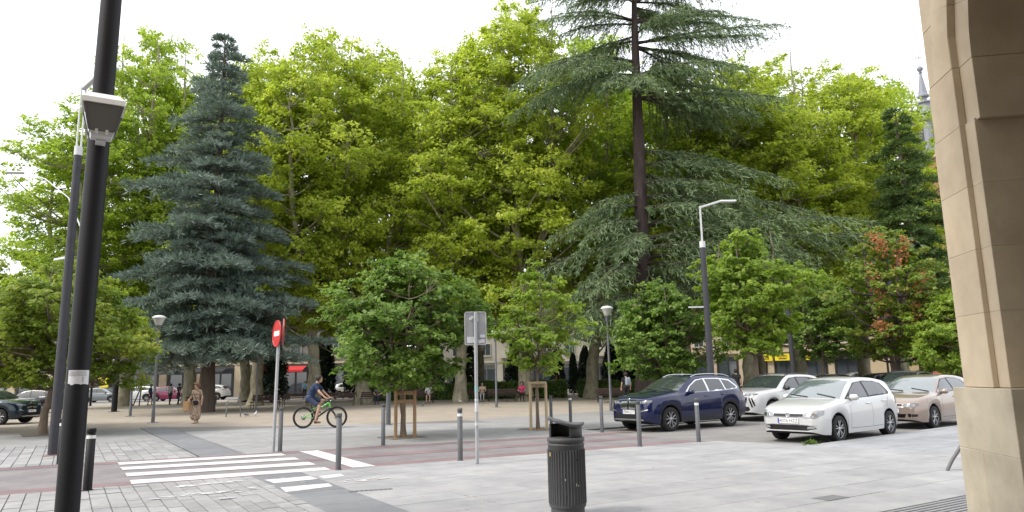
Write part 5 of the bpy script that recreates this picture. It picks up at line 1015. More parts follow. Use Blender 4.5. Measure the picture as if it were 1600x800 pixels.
def figure(name, label, segs, mats, loc, rz, voxel=.016, scale=1, cat='person', group=None, sm=4, pz=0):
    """segs: (a, b, r0, r1, material key); all volumes fuse into one continuous body, faces take the material of the nearest volume"""
    mb = MB()
    for a, b, r0, r1, k in segs: capsule(mb, a, b, r0, r1)
    o = mb.build('tmp', None); m = o.modifiers.new('r', 'REMESH'); m.mode = 'VOXEL'; m.voxel_size = voxel; s = o.modifiers.new('s', 'SMOOTH'); s.factor = .5; s.iterations = sm
    me = bpy.data.meshes.new_from_object(o.evaluated_get(bpy.context.evaluated_depsgraph_get())); bpy.data.objects.remove(o); me.name = name
    keys = list(mats); n = len(me.polygons); C = np.zeros(n * 3); me.polygons.foreach_get('center', C); C = C.reshape(-1, 3); best = np.full(n, 1e9); idx = np.zeros(n, np.int32)
    for a, b, r0, r1, k in segs:
        a, b = np.array(a, float), np.array(b, float); d = b - a; t = np.clip(((C - a) @ d) / max(1e-9, d @ d), 0, 1); dist = np.linalg.norm(C - a - t[:, None] * d, axis=1) - (r0 + (r1 - r0) * t); w = dist < best; best[w] = dist[w]; idx[w] = keys.index(k)
    me.materials.clear()
    for k in keys: me.materials.append(mats[k])
    me.polygons.foreach_set('material_index', idx); me.polygons.foreach_set('use_smooth', np.ones(n, bool)); me.update()
    t = tag(link(name, me, None, None, loc, rz), label, cat, group); t.scale = (scale,) * 3; return t
def hand(S, w, d, side, key='skin', grip=False):
    """palm and five fingers from wrist w along direction d"""
    w, d = Vector(w), Vector(d).normalized(); s = Vector(side).normalized(); nrm = d.cross(s)
    S.append((w, w + d * .075, .026, .032, key)); base = w + d * .085
    for i, L in enumerate((.068, .078, .072, .055)):
        p = base + s * (i - 1.5) * .021; q = p + d * L * .55 + nrm * (.030 if grip else .010); e = q + (nrm * .04 - d * .012 if grip else d * L * .42 + nrm * .018); S.append((p, q, .0105, .0098, key)); S.append((q, e, .0098, .0085, key))
    p = w + d * .03 + s * -.032; S.append((p, p + d * .045 - s * .026 + nrm * .012, .0125, .0105, key)); S.append((p + d * .045 - s * .026 + nrm * .012, p + d * .078 - s * .022 + nrm * .026, .0105, .009, key))
def head(S, c, f=(1, 0, 0), tilt=0):
    c = Vector(c); f = Vector(f).normalized(); u = Vector((0, 0, 1)); s = u.cross(f).normalized()
    S.append((c + u * .035 - f * .012, c + u * .035 + f * .012, .092, .086, 'skin')); S.append((c - u * .045 + f * .030, c - u * .07 + f * .045, .062, .048, 'skin'))
    S.append((c + f * .100 + u * .005, c + f * .112 - u * .022, .009, .014, 'skin'))
    for k in (-1, 1): S.append((c + s * k * .088 - f * .005 + u * .01, c + s * k * .092 - f * .012 - u * .025, .012, .011, 'skin'))
def face(t, c, f=(1, 0, 0)):
    c = Vector(c); f = Vector(f).normalized(); u = Vector((0, 0, 1)); s = u.cross(f).normalized()
    for k in (-1, 1): mb = MB(); mb.lathe([(0, -.010), (.008, -.006), (.010, 0), (.008, .006), (0, .010)], 8, c + f * .090 + s * k * .032 + u * .018); mb.build('eye', mat('eye_dark', (.02, .015, .012), .3), t)
    mb = MB(); mb.box(c + f * .092 - u * .058, (.012, .042, .010), rz=math.atan2(f.y, f.x), bev=.004); mb.build('mouth', mat('lips', (.32, .11, .09), .6), t)
def hair(t, c, m, f=(1, 0, 0), r=.105, vol=1.0, low=-.2, name='hair', curl=0, seed=1):
    """cap of hair, open towards the face"""
    c = Vector(c); f = Vector(f).normalized(); u = Vector((0, 0, 1)); s = u.cross(f).normalized(); rng = random.Random(seed); V = []; F = []; n = 24; k = 9
    for j in range(k):
        for i in range(n):
            a = 2 * math.pi * i / n; front = max(0, math.cos(a)); end = R(82) + (R(60) + low * -.6) * (1 - front) - front * R(22); q = end * j / (k - 1); rr = r * vol * (1 + (rng.uniform(-.07, .10) if curl else 0))
            V.append(c + u * .035 - f * .012 + (f * math.cos(a) * math.sin(q) * rr * 1.02 + s * math.sin(a) * math.sin(q) * rr + u * math.cos(q) * rr))
    for j in range(k - 1):
        for i in range(n): F.append((j * n + i, j * n + (i + 1) % n, (j + 1) * n + (i + 1) % n, (j + 1) * n + i))
    mb = MB(); mb.add(V, F, True); o = mb.build(name, m, t); so = o.modifiers.new('thick', 'SOLIDIFY'); so.thickness = .018; so.offset = -1; return o
def stand(up='top', low='legs', step=.0, arm=(.06, .06), short_sleeve=True, short_legs=False, build=1.0, hands=True, armL=None, armR=None, skirt=None):
    S = []; b = build
    S += [((0, .085 * b, .93), (0, -.085 * b, .93), .115 * b, .115 * b, low), ((0, 0, .98), (.01, 0, 1.14), .135 * b, .125 * b, up), ((.01, .07 * b, 1.28), (.01, -.07 * b, 1.28), .115 * b, .115 * b, up), ((.01, .05, 1.16), (.01, -.05, 1.16), .115 * b, .115 * b, up), ((0, .13 * b, 1.395), (0, -.13 * b, 1.395), .062, .062, up), ((0, 0, 1.40), (.015, 0, 1.52), .055, .05, 'skin')]
    head(S, (.03, 0, 1.59))
    for k, A in ((1, armL), (-1, armR)):
        sh = Vector((0, .185 * b, 1.39)); el = Vector((-.03 + arm[0] * k, .235 * b, 1.12)); wr = Vector((.06 + arm[1] * k, .245 * b, .88))
        if A: el, wr = Vector(A[0]), Vector(A[1])
        for v in (sh, el, wr): v.y = abs(v.y) * k if not A or v is sh else v.y
        mid = sh + (el - sh) * .62; S.append((sh, mid, .058, .052, up)); S.append((mid, el, .043, .038, 'skin' if short_sleeve else up)); S.append((el, wr, .040, .028, 'skin' if short_sleeve else up))
        if hands: hand(S, wr, (wr - el).normalized() * .7 + Vector((0, 0, -.3)), (1, 0, 0) if abs((wr - el).normalized().x) < .7 else (0, k, 0))
    for k in (1, -1):
        st = step * k; hp = Vector((0, .095 * b, .90)); kn = Vector((.03 + st * .55, .10 * b, .50)); an = Vector((st - .03, .10 * b, .09)); 
        for v in (hp, kn, an): v.y *= k
        leg = low; S.append((hp, kn + (hp - kn) * .25, .088 * b, .066 * b, leg)); S.append((kn + (hp - kn) * .25, kn, .060, .055, 'skin' if short_legs else leg)); S.append((kn, kn + (an - kn) * .4, .054, .052, 'skin' if short_legs else leg)); S.append((kn + (an - kn) * .4, an, .052, .036, 'skin' if short_legs else leg))
        S.append((an + Vector((-.03, 0, -.035)), an + Vector((.15, .015 * k, -.052)), .042, .034, 'shoe'))
    if skirt: S += skirt
    return S
toward = lambda ang=0: math.atan2(-math.sin(YAW), -math.cos(YAW)) + R(ang)      # heading that faces the viewer, turned by ang
SHOE = cloth('shoe', (.06, .05, .045)); TANSHOE = cloth('sandal', (.42, .30, .2))
# woman walking, long patterned dress, paper bag, shoulder bag
DRESS = mat('dress_pattern', (.13, .085, .06), .85, (.48, .36, .27), 26, 3, .22, bump=.2, bscale=20)
S = stand('dress', 'dress', .20, armL=((-.06, .25, 1.14), (-.02, .27, .92)), armR=((.02, -.24, 1.15), (.20, -.20, 1.06)), skirt=[((0, .05, .92), (.02, .06, .30), .14, .17, 'dress'), ((0, -.05, .92), (.03, -.06, .30), .14, .17, 'dress'), ((.0, 0, .9), (.06, 0, .32), .14, .17, 'dress')])
w = figure('person', 'woman in a long brown patterned dress walking with a paper bag', S, dict(dress=DRESS, skin=SKIN, shoe=TANSHOE), (4.62, 32.75, -.02), toward(-18), .010, .95)
hair(w, (.03, 0, 1.59), HAIRB, vol=1.22, low=.5, curl=1); face(w, (.03, 0, 1.59))
mb = MB(); mb.tube([(.10, -.10, 1.40), (.15, .02, 1.2), (.14, .12, 1.0)], .008, 6); st = mb.build('bag_strap', cloth('strap', (.03, .02, .02)), w)
b = thing('handbag', 'black shoulder bag on the walking woman', 'bag', w.matrix_world @ Vector((0, 0, 0)), 0)
WM = Matrix.Translation((4.62, 32.75, -.02)) @ Matrix.Rotation(toward(-18), 4, 'Z') @ Matrix.Scale(.95, 4)
b.matrix_world = WM @ Matrix.Translation((.17, .12, .80)); mb = MB(); mb.box((0, 0, .09), (.10, .26, .19), bev=.04); mb.build('bag_body', cloth('black_bag', (.012, .012, .02)), b); mb = MB(); mb.box((.04, 0, .14), (.04, .24, .09), bev=.015); mb.build('flap', cloth('black_bag', (.012, .012, .02)), b)
b = thing('paper_bag', 'brown paper shopping bag carried by the walking woman', 'bag', (0, 0, 0)); b.matrix_world = WM @ Matrix.Translation((.22, -.30, .56)); KR = mat('kraft_paper', (.40, .24, .12), .8, (.46, .29, .15), 8)
mb = MB(); mb.box((0, 0, .20), (.16, .30, .40), bev=.008); mb.build('bag_body', KR, b)
for k in (-1, 1): mb = MB(); mb.tube([(k * .06, -.07, .40), (k * .03, -.05, .49), (k * .03, .05, .49), (k * .06, .07, .40)], .006, 6); mb.build('handle', KR, b)
# cyclist and bicycle, riding to the right
RZ = math.atan2(-math.cos(YAW), math.sin(YAW)); BX = (7.02, 25.35, .002)
bk = thing('bicycle', 'green and black mountain bike ridden across the square', 'bicycle', BX, RZ); GREEN = carpaint('bike_green', (.10, .48, .05)); BBLK = mat('bike_black', (.015, .015, .016), .4)
r = .365; wbx = 1.16; fr, bb, hd_b, hd_t, seat = Vector((wbx, 0, r)), Vector((.44, 0, .34)), Vector((.93, 0, .68)), Vector((.88, 0, .86)), Vector((.25, 0, .80))
for x in (0, wbx):
    M = Matrix.Rotation(R(90), 3, 'X'); mb = MB(); n = 48; V = []; F = []
    for i in range(n):
        a = 2 * math.pi * i / n
        for k in range(8): q = 2 * math.pi * k / 8; V.append((x + (r - .027 + .027 * math.cos(q)) * math.cos(a), .027 * math.sin(q), r + (r - .027 + .027 * math.cos(q)) * math.sin(a)))
    for i in range(n):
        for k in range(8): F.append((i * 8 + k, ((i + 1) % n) * 8 + k, ((i + 1) % n) * 8 + (k + 1) % 8, i * 8 + (k + 1) % 8))
    mb.add(V, F, True); wl = mb.build('wheel', TYRE, bk)
    mb = MB(); mb.lathe([(r - .075, -.014), (r - .052, -.014), (r - .052, .014), (r - .075, .014), (r - .075, -.014)], 40, (x, 0, r), M, True, False); mb.build('rim', BBLK, wl)
    for i in range(20):
        a = 2 * math.pi * i / 20; mb = MB(); mb.tube([(x + .02 * math.cos(a + .9), .018 * (1 if i % 2 else -1), r + .02 * math.sin(a + .9)), (x + (r - .07) * math.cos(a), 0, r + (r - .07) * math.sin(a))], .0022, 4); mb.build('spoke', mat('spoke_steel', (.35, .35, .36), .4, metal=.7), wl)
    mb = MB(); mb.lathe([(.035, -.045), (.035, .045)], 12, (x, 0, r), M); mb.lathe([(.085, -.022), (.085, -.018), (.03, -.018)], 24, (x, 0, r), M); mb.build('hub', mat('hub_steel', (.25, .25, .25), .4, metal=.7), wl)
def tb(nm, pts, rad, m, par=None): mb = MB(); mb.tube(pts, rad, 10); return mb.build(nm, m, par or bk)
tb('down_tube', [hd_b, bb], [.034, .03], BBLK); tb('top_tube', [hd_t, (.62, 0, .70), (.30, 0, .66)], [.03, .026, .022], GREEN); tb('seat_tube', [bb, (.29, 0, .70)], .022, BBLK); tb('seat_post', [(.29, 0, .69), seat + Vector((-.01, 0, .10))], .015, BBLK); tb('head_tube', [hd_b, hd_t], .034, GREEN)
for k in (-1, 1):
    tb('chain_stay', [bb + Vector((-.03, k * .03, 0)), Vector((0, k * .065, r))], .012, GREEN); tb('seat_stay', [Vector((.34, k * .03, .55)), Vector((0, k * .065, r))], .012, GREEN); tb('fork_leg', [hd_b + Vector((.0, k * .06, -.02)), fr + Vector((0, k * .06, 0))], [.022, .016], BBLK)
tb('fork_crown', [hd_b + Vector((0, -.07, -.01)), hd_b + Vector((0, .07, -.01))], .022, BBLK); hb = tb('handlebar', [(.86, -.34, .99), (.90, -.12, .96), (.92, 0, .95), (.90, .12, .96), (.86, .34, .99)], .014, BBLK); tb('stem', [hd_t, (.91, 0, .955)], .02, BBLK)
for k in (-1, 1): tb('grip', [(.862, k * .23, .978), (.858, k * .35, .992)], .018, TRIM, hb)
mb = MB(); mb.lathe([(0, -.006), (.09, -.004), (.095, 0), (.09, .004), (0, .006)], 24, bb + Vector((0, -.045, 0)), Matrix.Rotation(R(90), 3, 'X')); mb.build('chainring', BBLK, bk)
tb('crank', [bb + Vector((0, -.07, 0)), bb + Vector((.04, -.075, -.165))], .012, BBLK); tb('crank', [bb + Vector((0, .07, 0)), bb + Vector((-.04, .075, .165))], .012, BBLK)
for p in (bb + Vector((.04, -.13, -.165)), bb + Vector((-.04, .13, .165))): mb = MB(); mb.box(p, (.09, .10, .022)); mb.build('pedal', TRIM, bk)
mb = MB(); mb.tube([(.06, 0, .915), (.15, 0, .925), (.26, 0, .91), (.34, 0, .905)], [.055, .062, .035, .022], 12); sd = mb.build('saddle', TRIM, bk)
mb = MB(); mb.lathe([(0, 0), (.02, 0), (.02, .05), (0, .05)], 10, (.93, -.10, .92), Matrix.Rotation(R(90), 3, 'Y')); mb.build('front_lamp', CHROME, bk)
S = []; sh = Vector((.46, 0, 1.50)); pv_ = Vector((.20, 0, 1.02))
S += [((pv_.x, .085, 1.02), (pv_.x, -.085, 1.02), .125, .125, 'shorts'), ((.22, 0, 1.08), (.32, 0, 1.28), .145, .145, 'shirt'), ((.34, .06, 1.32), (.34, -.06, 1.32), .13, .13, 'shirt'), ((.40, .07, 1.42), (.40, -.07, 1.42), .115, .115, 'shirt'), ((.43, .13, 1.47), (.43, -.13, 1.47), .068, .068, 'shirt'), ((.44, 0, 1.50), (.49, 0, 1.60), .055, .052, 'skin')]
hc = (.53, 0, 1.665); head(S, hc, (1, 0, -.1))
for k in (-1, 1):
    s0 = Vector((.44, k * .19, 1.46)); e0 = Vector((.62, k * .27, 1.22)); w0 = Vector((.82, k * .28, 1.03)); m0 = s0 + (e0 - s0) * .6
    S += [(s0, m0, .064, .058, 'shirt'), (m0, e0, .045, .04, 'skin'), (e0, w0, .042, .028, 'skin')]; hand(S, w0, (.8, 0, -.4), (0, 1, 0), grip=True)
for k, kn, an in ((-1, Vector((.58, -.12, .72)), Vector((.46, -.12, .27))), (1, Vector((.64, .12, .93)), Vector((.40, .12, .60)))):
    hp = Vector((.22, k * .10, 1.0)); m0 = hp + (kn - hp) * .72; S += [(hp, m0, .10, .082, 'shorts'), (m0, kn, .064, .056, 'skin'), (kn, kn + (an - kn) * .4, .056, .055, 'skin'), (kn + (an - kn) * .4, an, .054, .036, 'skin'), (an + Vector((-.03, 0, -.05)), an + Vector((.15, 0, -.072)), .042, .034, 'shoe')]
cyc = figure('person', 'man in dark blue T-shirt and shorts riding the green bike', S, dict(shirt=cloth('navy', (.018, .03, .075)), shorts=cloth('navy_shorts', (.03, .042, .085)), skin=SKIN, shoe=cloth('brown_shoe', (.14, .075, .04))), BX, RZ, .009)
hair(cyc, hc, HAIRD, (1, 0, -.1), vol=1.0); face(cyc, hc, (1, 0, -.1))
# people farther off
def simple(label, x, y, ang, up, low, z=-.02, step=.12, hairm=HAIRD, short=True, sc=1, sl=True, **k):
    p = figure('person', label, stand('top', 'legs', step, short_sleeve=sl, short_legs=short, hands=True, **k), dict(top=up, legs=low, skin=SKIN, shoe=SHOE), (x, y, z), toward(ang), .015, sc); hair(p, (.03, 0, 1.59), hairm); face(p, (.03, 0, 1.59)); return p
simple('man in blue shirt standing beside the brown board across the square', 5.85, 66.4, 100, cloth('blue', (.04, .07, .16)), cloth('darkshorts', (.02, .03, .09)))
simple('person in grey top and dark trousers standing behind the park lamp', 7.3, 66.2, 170, cloth('grey', (.25, .25, .26)), cloth('black', (.012, .012, .014)), short=False)
simple('person in dark clothes standing next to the one in grey', 7.9, 65.8, 150, cloth('black', (.012, .012, .014)), cloth('black', (.012, .012, .014)), short=False)
bp = simple('man in black T-shirt with grey backpack walking away left of the blue car', 26.6, 31.3, 200, cloth('black', (.012, .012, .014)), cloth('black', (.012, .012, .014)), short=False, sc=1.03)
simple('man in black shirt standing behind the blue car tail', 33.6, 29.6, 160, cloth('black', (.012, .012, .014)), cloth('black', (.012, .012, .014)), short=False, sc=1.06)
simple('person in white shirt at the shop front on the right', 52.0, 33.6, 40, cloth('white', (.6, .6, .6)), cloth('jeans', (.05, .07, .12)), short=False)
simple('person in red top among the trunks far behind the benches', 15.4, 72, 10, cloth('red', (.42, .03, .03)), cloth('black', (.012, .012, .014)), short=False)
simple('person in pale blue far behind the cyclist', 19.6, 70.5, 30, cloth('pale_blue', (.16, .34, .52)), cloth('black', (.012, .012, .014)), short=False)
simple('person in dark red top near the cypresses', 36.2, 51.8, 10, cloth('dark_red', (.25, .02, .03)), cloth('black', (.012, .012, .014)), short=False)
PM = Matrix.Translation((26.6, 31.3, -.02)) @ Matrix.Rotation(toward(200), 4, 'Z') @ Matrix.Scale(1.03, 4)
b = thing('backpack', 'grey backpack on the man walking left of the blue car', 'backpack', (0, 0, 0)); b.matrix_world = PM @ Matrix.Translation((-.21, 0, 1.02)); mb = MB(); mb.box((0, 0, .21), (.17, .30, .43), bev=.06); mb.build('pack_body', cloth('pack_grey', (.22, .25, .29)), b); mb = MB(); mb.box((-.10, 0, .14), (.06, .22, .2), bev=.02); mb.build('pocket', cloth('pack_grey2', (.16, .18, .22)), b)
def seated(label, x, y, ang, up, low, short=True, hairm=HAIRD, sc=1):
    S = [((0, .085, .52), (0, -.085, .52), .115, .115, 'legs'), ((0, 0, .58), (.02, 0, .74), .135, .125, 'top'), ((.03, .07, .88), (.03, -.07, .88), .115, .115, 'top'), ((.03, .13, .995), (.03, -.13, .995), .062, .062, 'top'), ((.03, 0, 1.0), (.05, 0, 1.12), .055, .05, 'skin')]; head(S, (.07, 0, 1.19))
    for k in (-1, 1):
        a, e, w_ = Vector((.03, k * .185, .99)), Vector((.10, k * .25, .74)), Vector((.30, k * .10, .66)); m0 = a + (e - a) * .6; S += [(a, m0, .058, .052, 'top'), (m0, e, .042, .038, 'skin'), (e, w_, .04, .028, 'skin')]; hand(S, w_, (1, -k * .4, -.2), (0, 1, 0))
        h, kn, an = Vector((.02, k * .09, .51)), Vector((.44, k * .11, .50)), Vector((.46, k * .10, .09)); m0 = h + (kn - h) * .7; S += [(h, m0, .088, .07, 'legs'), (m0, kn, .06, .055, 'skin' if short else 'legs'), (kn, an, .054, .036, 'skin' if short else 'legs'), (an + Vector((-.03, 0, -.035)), an + Vector((.15, 0, -.052)), .042, .034, 'shoe')]
    p = figure('person', label, S, dict(top=up, legs=low, skin=SKIN, shoe=SHOE), (x, y, -.02), toward(ang), .014, sc); hair(p, (.07, 0, 1.19), hairm); face(p, (.07, 0, 1.19))
# ------------------------------------------------------------------ benches
BWOOD = mat('bench_wood', (.035, .022, .018), .75, (.07, .04, .03), 6, 6, bump=.2, aniso=(.2, 1, 1)); BIRON = mat('bench_iron', (.012, .012, .013), .6)
def bench(label, x, y, rz, src=[None]):
    if src[0] is None:
        t = thing('bench', label, 'bench', (x, y, -.02), rz, 'dark park benches')
        for k in range(4): mb = MB(); mb.box((0, -.20 + k * .115, .44), (1.8, .10, .035), bev=.006); mb.build('seat_slat', BWOOD, t)
        for k in range(3): mb = MB(); mb.box((0, .235 + k * .025, .56 + k * .125), (1.8, .03, .105), bev=.006); mb.build('back_slat', BWOOD, t)
        for s in (-.82, .82):
            for (a, b_) in (((s, -.22, 0), (s, -.18, .42)), ((s, .24, 0), (s, .20, .42))): mb = MB(); mb.tube([a, b_], .02, 6); mb.build('leg', BIRON, t)
            mb = MB(); mb.box((s, 0, .41), (.04, .44, .025)); mb.build('seat_bracket', BIRON, t); mb = MB(); mb.tube([(s, .21, .42), (s, .31, .88)], .018, 6); mb.build('back_bracket', BIRON, t)
            mb = MB(); mb.tube([(s, -.20, .43), (s, -.21, .62), (s, .22, .64)], .014, 6); mb.build('armrest', BIRON, t)
        src[0] = t; return t
    t = copy_tree(src[0]); t.location = (x, y, -.02); t.rotation_euler = (0, 0, rz); t['label'] = label; return t
HR = math.atan2(46.6 - 57.6, 33.6 - 20.5); VR = math.atan2(-math.cos(YAW), math.sin(YAW))
for lb, x, y, rz in [('dark bench right of the blue cedar trunk', 10.6, 46.9, VR), ('dark bench left of the blue cedar trunk behind the woman', 6.9, 47.4, VR + .2), ('dark bench behind the no entry sign post', 13.2, 49.6, VR), ('dark bench right behind the cyclist back', 15.6, 47.3, VR), ('dark bench with a seated person behind the front bike wheel', 17.8, 47.2, VR), ('dark bench with the man in a pale T-shirt', 20.9, 46.3, VR), ('dark bench seen behind the grey sign post', 24.7, 45.1, VR - .1), ('dark bench behind the pale stake frame', 26.4, 42.3, VR), ('dark reddish bench left of the backpack man', 28.2, 34.6, VR), ('dark bench between the sign post and pale stakes', 25.4, 43.0, VR)]: bench(lb, x, y, rz)
def on_bench(label, bx, by, off, up, low, **k): c = Vector((math.cos(VR), math.sin(VR), 0)) * off; n_ = Vector((-math.cos(YAW), -math.sin(YAW), 0)) * .06; seated(label, bx + c.x - n_.x * .5, by + c.y - n_.y * .5, 0, up, low, **k)
on_bench('man in pale T-shirt and shorts sitting on a bench before the hedge', 20.9, 46.3, .55, cloth('pale_tee', (.5, .5, .5), (.36, .37, .4)), cloth('greyshorts', (.06, .06, .09)))
on_bench('person in olive top sitting behind the front bike wheel', 17.8, 47.2, .3, cloth('olive', (.06, .065, .05)), cloth('dark_trousers', (.02, .02, .05)), short=False)
on_bench('person in beige top sitting right behind the grey sign post', 24.7, 45.1, .35, cloth('beige', (.4, .3, .22)), cloth('lightgrey', (.35, .35, .36)), short=False)
on_bench('person in pink top sitting behind the pale stakes', 26.4, 42.3, .2, cloth('pink', (.5, .05, .14)), cloth('black', (.012, .012, .014)), short=False)
# pigeons on the paving
PIG = mat('pigeon', (.05, .055, .07), .7, (.16, .17, .2), 14); PIGW = mat('white_pigeon', (.6, .6, .62), .7, (.45, .45, .48), 10)
def pigeon(label, x, y, rz, m, z=0):
    S = [((-.06, 0, .11), (.05, 0, .13), .045, .052, 'f'), ((-.16, 0, .09), (-.07, 0, .11), .014, .034, 'f'), ((.06, 0, .15), (.09, 0, .21), .034, .024, 'f'), ((.10, 0, .225), (.10, 0, .23), .026, .024, 'f'), ((.12, 0, .222), (.145, 0, .215), .008, .004, 'b')]
    for k in (-1, 1): S += [((0, k * .022, .085), (.005, k * .022, .012), .007, .006, 'b'), ((-.01, k * .022, .007), (.035, k * .024, .006), .006, .005, 'b')]
    figure('pigeon', label, S, dict(f=m, b=mat('beak', (.25, .12, .1), .6)), (x, y, z), rz, .008, 1.1, 'pigeon', 'pigeons on the square', 2)
pigeon('dark pigeon left of the bike rear wheel', 7.4, 36.6, 2.4, PIG, -.02); pigeon('pale pigeon beside the dark one left of the bike', 7.9, 36.9, 1.0, PIGW, -.02); pigeon('dark pigeon in front of the man in pale T-shirt', 18.2, 40.1, .3, PIG, -.02); pigeon('white pigeon near the plain grey post', 13.0, 32.5, -.4, PIGW, -.02); pigeon('white pigeon near the bench behind the sign post', 22.5, 43.5, 1.8, PIGW, -.02)
WEED = leafmat('weed_leaf', [(.06, .11, .02), (.1, .17, .03), (.14, .2, .04)], .4)
rw = np.random.default_rng(3); V, F = leaves(np.stack([rw.normal(0, .09, 60), rw.normal(0, .05, 60), np.abs(rw.normal(.03, .03, 60))], 1), rw.normal(size=(60, 3)) + [0, 0, .5], rw.uniform(.05, .10, 60), rw)
tag(link('weed', npmesh('weed', V, F), WEED, None, (13.95, 10.35, .0)), 'small green weed at the kerb below the white hatchback front', 'weed')
# brown board on legs, small leaf litter
t = thing('notice_board', 'brown notice board on slanted legs across the square', 'notice board', (5.05, 65.0, -.02), VR)
mb = MB(); mb.box((0, 0, 2.1), (.85, .06, .95)); mb.build('board', mat('board_brown', (.16, .09, .05), .7, (.2, .12, .07), 6), t)
for a, b_ in (((-.1, 0, 0), (0, 0, 1.7)), ((-.75, .3, 0), (.1, .05, 1.9))): mb = MB(); mb.tube([a, b_], .05, 8); mb.build('leg', BIRON, t)
mb = MB(); mb.tube([(-.35, 0, 0), (-.33, 0, .72), (-.22, 0, .82), (.22, 0, .82), (.33, 0, .72), (.35, 0, 0)], .03, 8); tag(mb.build('metal_hoop', MGREY, loc=(7.0, 37.6, -.02), rz=VR), 'low grey metal hoop right behind the walking woman', 'hoop')
# ------------------------------------------------------------------ buildings round the square
WPANE = glassmat('window_pane', (.05, .06, .07), rough=.08); SHUT = mat('shutter', (.30, .28, .25), .7)
def facade(name, label, a, b, depth, H, wall, z_ground, bays, storeys, sh, win, shop=None, roof=None, balcony=None, dark=None, pier=None):
    """box building whose street front runs a->b (front to the right-hand side of a->b); every window is a part with frame and pane"""
    a, b = Vector(a + (0,)), Vector(b + (0,)); d = b - a; L = d.length; rz = math.atan2(d.y, d.x); t = thing(name, label, 'building', (a.x, a.y, -.03), rz)
    mb = MB(); mb.box((L / 2, depth / 2 + .3, H / 2), (L, depth, H)); mb.build('wall', wall, t)
    mb = MB(); mb.box((L / 2, depth / 2 + .25, H + .2), (L + .6, depth + .8, .4)); mb.build('roof', roof or mat('roof_grey', (.22, .2, .19), .9), t)
    bw = L / bays
    for i in range(bays):     # ground floor shop fronts between piers
        x = (i + .5) * bw
        if shop:
            mb = MB(); mb.box((x, .27, z_ground * .46), (bw * .74, .10, z_ground * .88)); s = mb.build('shop_front', dark or mat('shop_dark', (.02, .02, .022), .5), t)
            mb = MB(); mb.box((x - bw * .15, .205, z_ground * .42), (bw * .3, .03, z_ground * .7)); mb.build('pane', WPANE, s); mb = MB(); mb.box((x + bw * .18, .205, z_ground * .42), (bw * .26, .03, z_ground * .7)); mb.build('pane', WPANE, s)
        if i: mb = MB(); mb.box((i * bw, .2, z_ground / 2), (bw * .2, .3, z_ground)); mb.build('pier', pier or wall, t)
    mb = MB(); mb.box((L / 2, .18, z_ground + .12), (L, .36, .26)); mb.build('string_course', pier or wall, t)
    for k in range(storeys):
        for i in range(bays):
            x = (i + .5) * bw; z = z_ground + .9 + k * sh + win[1] / 2
            mb = MB(); mb.box((x, .27, z), (win[0], .14, win[1])); w = mb.build('window', mat('window_frame', (.55, .54, .5), .6), t)
            for s in (-1, 1): mb = MB(); mb.box((x + s * win[0] * .235, .19, z), (win[0] * .42, .03, win[1] * .9)); mb.build('pane', WPANE, w)
            mb = MB(); mb.box((x, .18, z - win[1] / 2 - .06), (win[0] + .2, .24, .1)); mb.build('sill', pier or wall, w)
            if balcony and (i % balcony[1]) == 0:
                mb = MB(); mb.box((x, -.45, z - win[1] / 2 - .25), (bw * .95, 1.4, .2)); bl = mb.build('balcony', balcony[0], t); mb = MB(); mb.box((x, -1.1, z - win[1] / 2 + .3), (bw * .95, .1, .9)); mb.build('parapet', balcony[0], bl)
    return t
CREAM = mat('render_cream', (.40, .37, .31), .9, (.46, .43, .36), 1.2); BEIGEW = mat('render_beige', (.36, .29, .20), .9, (.48, .40, .29), 1.5); BRICK = mat('brick_red', (.30, .11, .07), .9, (.38, .16, .11), 7); OCHRE = mat('render_ochre', (.40, .31, .19), .9, (.46, .37, .25), 1.4); GREYW = mat('render_grey', (.13, .125, .12), .9, (.18, .17, .16), 1.5); PINKB = mat('panel_maroon', (.16, .07, .075), .8)
facade('shop_building', 'low dark shop row with sandy piers beyond the left of the square', (-30, 124), (34, 85), 10, 10, GREYW, 3.9, 16, 2, 2.9, (1.4, 1.6), True, pier=BEIGEW)
facade('apartment_building', 'cream apartment block with balconies behind the cypresses', (38, 86), (66, 69), 10, 15, CREAM, 3.6, 9, 4, 2.9, (1.3, 1.6), True, balcony=(CREAM, 3), dark=mat('shop_mid', (.12, .12, .12), .6))
facade('corner_building', 'beige stone building with yellow shop signs on the right', (66, 66), (78, 50), 10, 15, BEIGEW, 4.0, 6, 4, 3.0, (1.2, 1.8), True)
facade('stone_building', 'long ochre stone building with black shop front behind the right trees', (78.4, 49.5), (90, 34), 10, 13, OCHRE, 4.2, 4, 3, 3.1, (1.2, 1.8), None)
facade('brick_building', 'red brick building beside the stone pillar in the distance', (78.9, 42.8), (91, 26), 9, 11, BRICK, 3.8, 5, 3, 3.0, (1.1, 1.7), None, pier=BEIGEW)
YEL = mat('sign_yellow', (.72, .58, .02), .5); BROWN = mat('sign_brown', (.14, .07, .03), .5)
def sign_board(label, c, x, w, h, m, text=None, tm=None, ts=.4, vert=False, badge=None):
    t = thing('shop_sign', label, 'shop sign', c, math.atan2(x[1], x[0])); mb = MB(); mb.box((0, 0, 0), (w, .16, h), bev=.02); mb.build('board', m, t)
    if badge: mb = MB(); mb.box((0, -.09, 0), (w * .5, .03, h * .55), bev=.05); bd = mb.build('badge', badge, t)
    if text: text_mesh('lettering', text, ts, tm, t, frame(Vector((0, -.115, 0)), (1, 0, 0), (0, -1, 0)) @ (Matrix.Rotation(R(90), 4, 'Z') if vert else Matrix()), .012)
    if badge:
        for k in range(5): mb = MB(); mb.box((-w * .19 + k * w * .095, -.115, 0), (w * .06, .02, h * .25)); mb.build('letter_block', YEL, bd)
d1 = (12, -16); n1 = Vector((12, -16, 0)).normalized(); o1 = Vector((-n1.y, n1.x, 0))
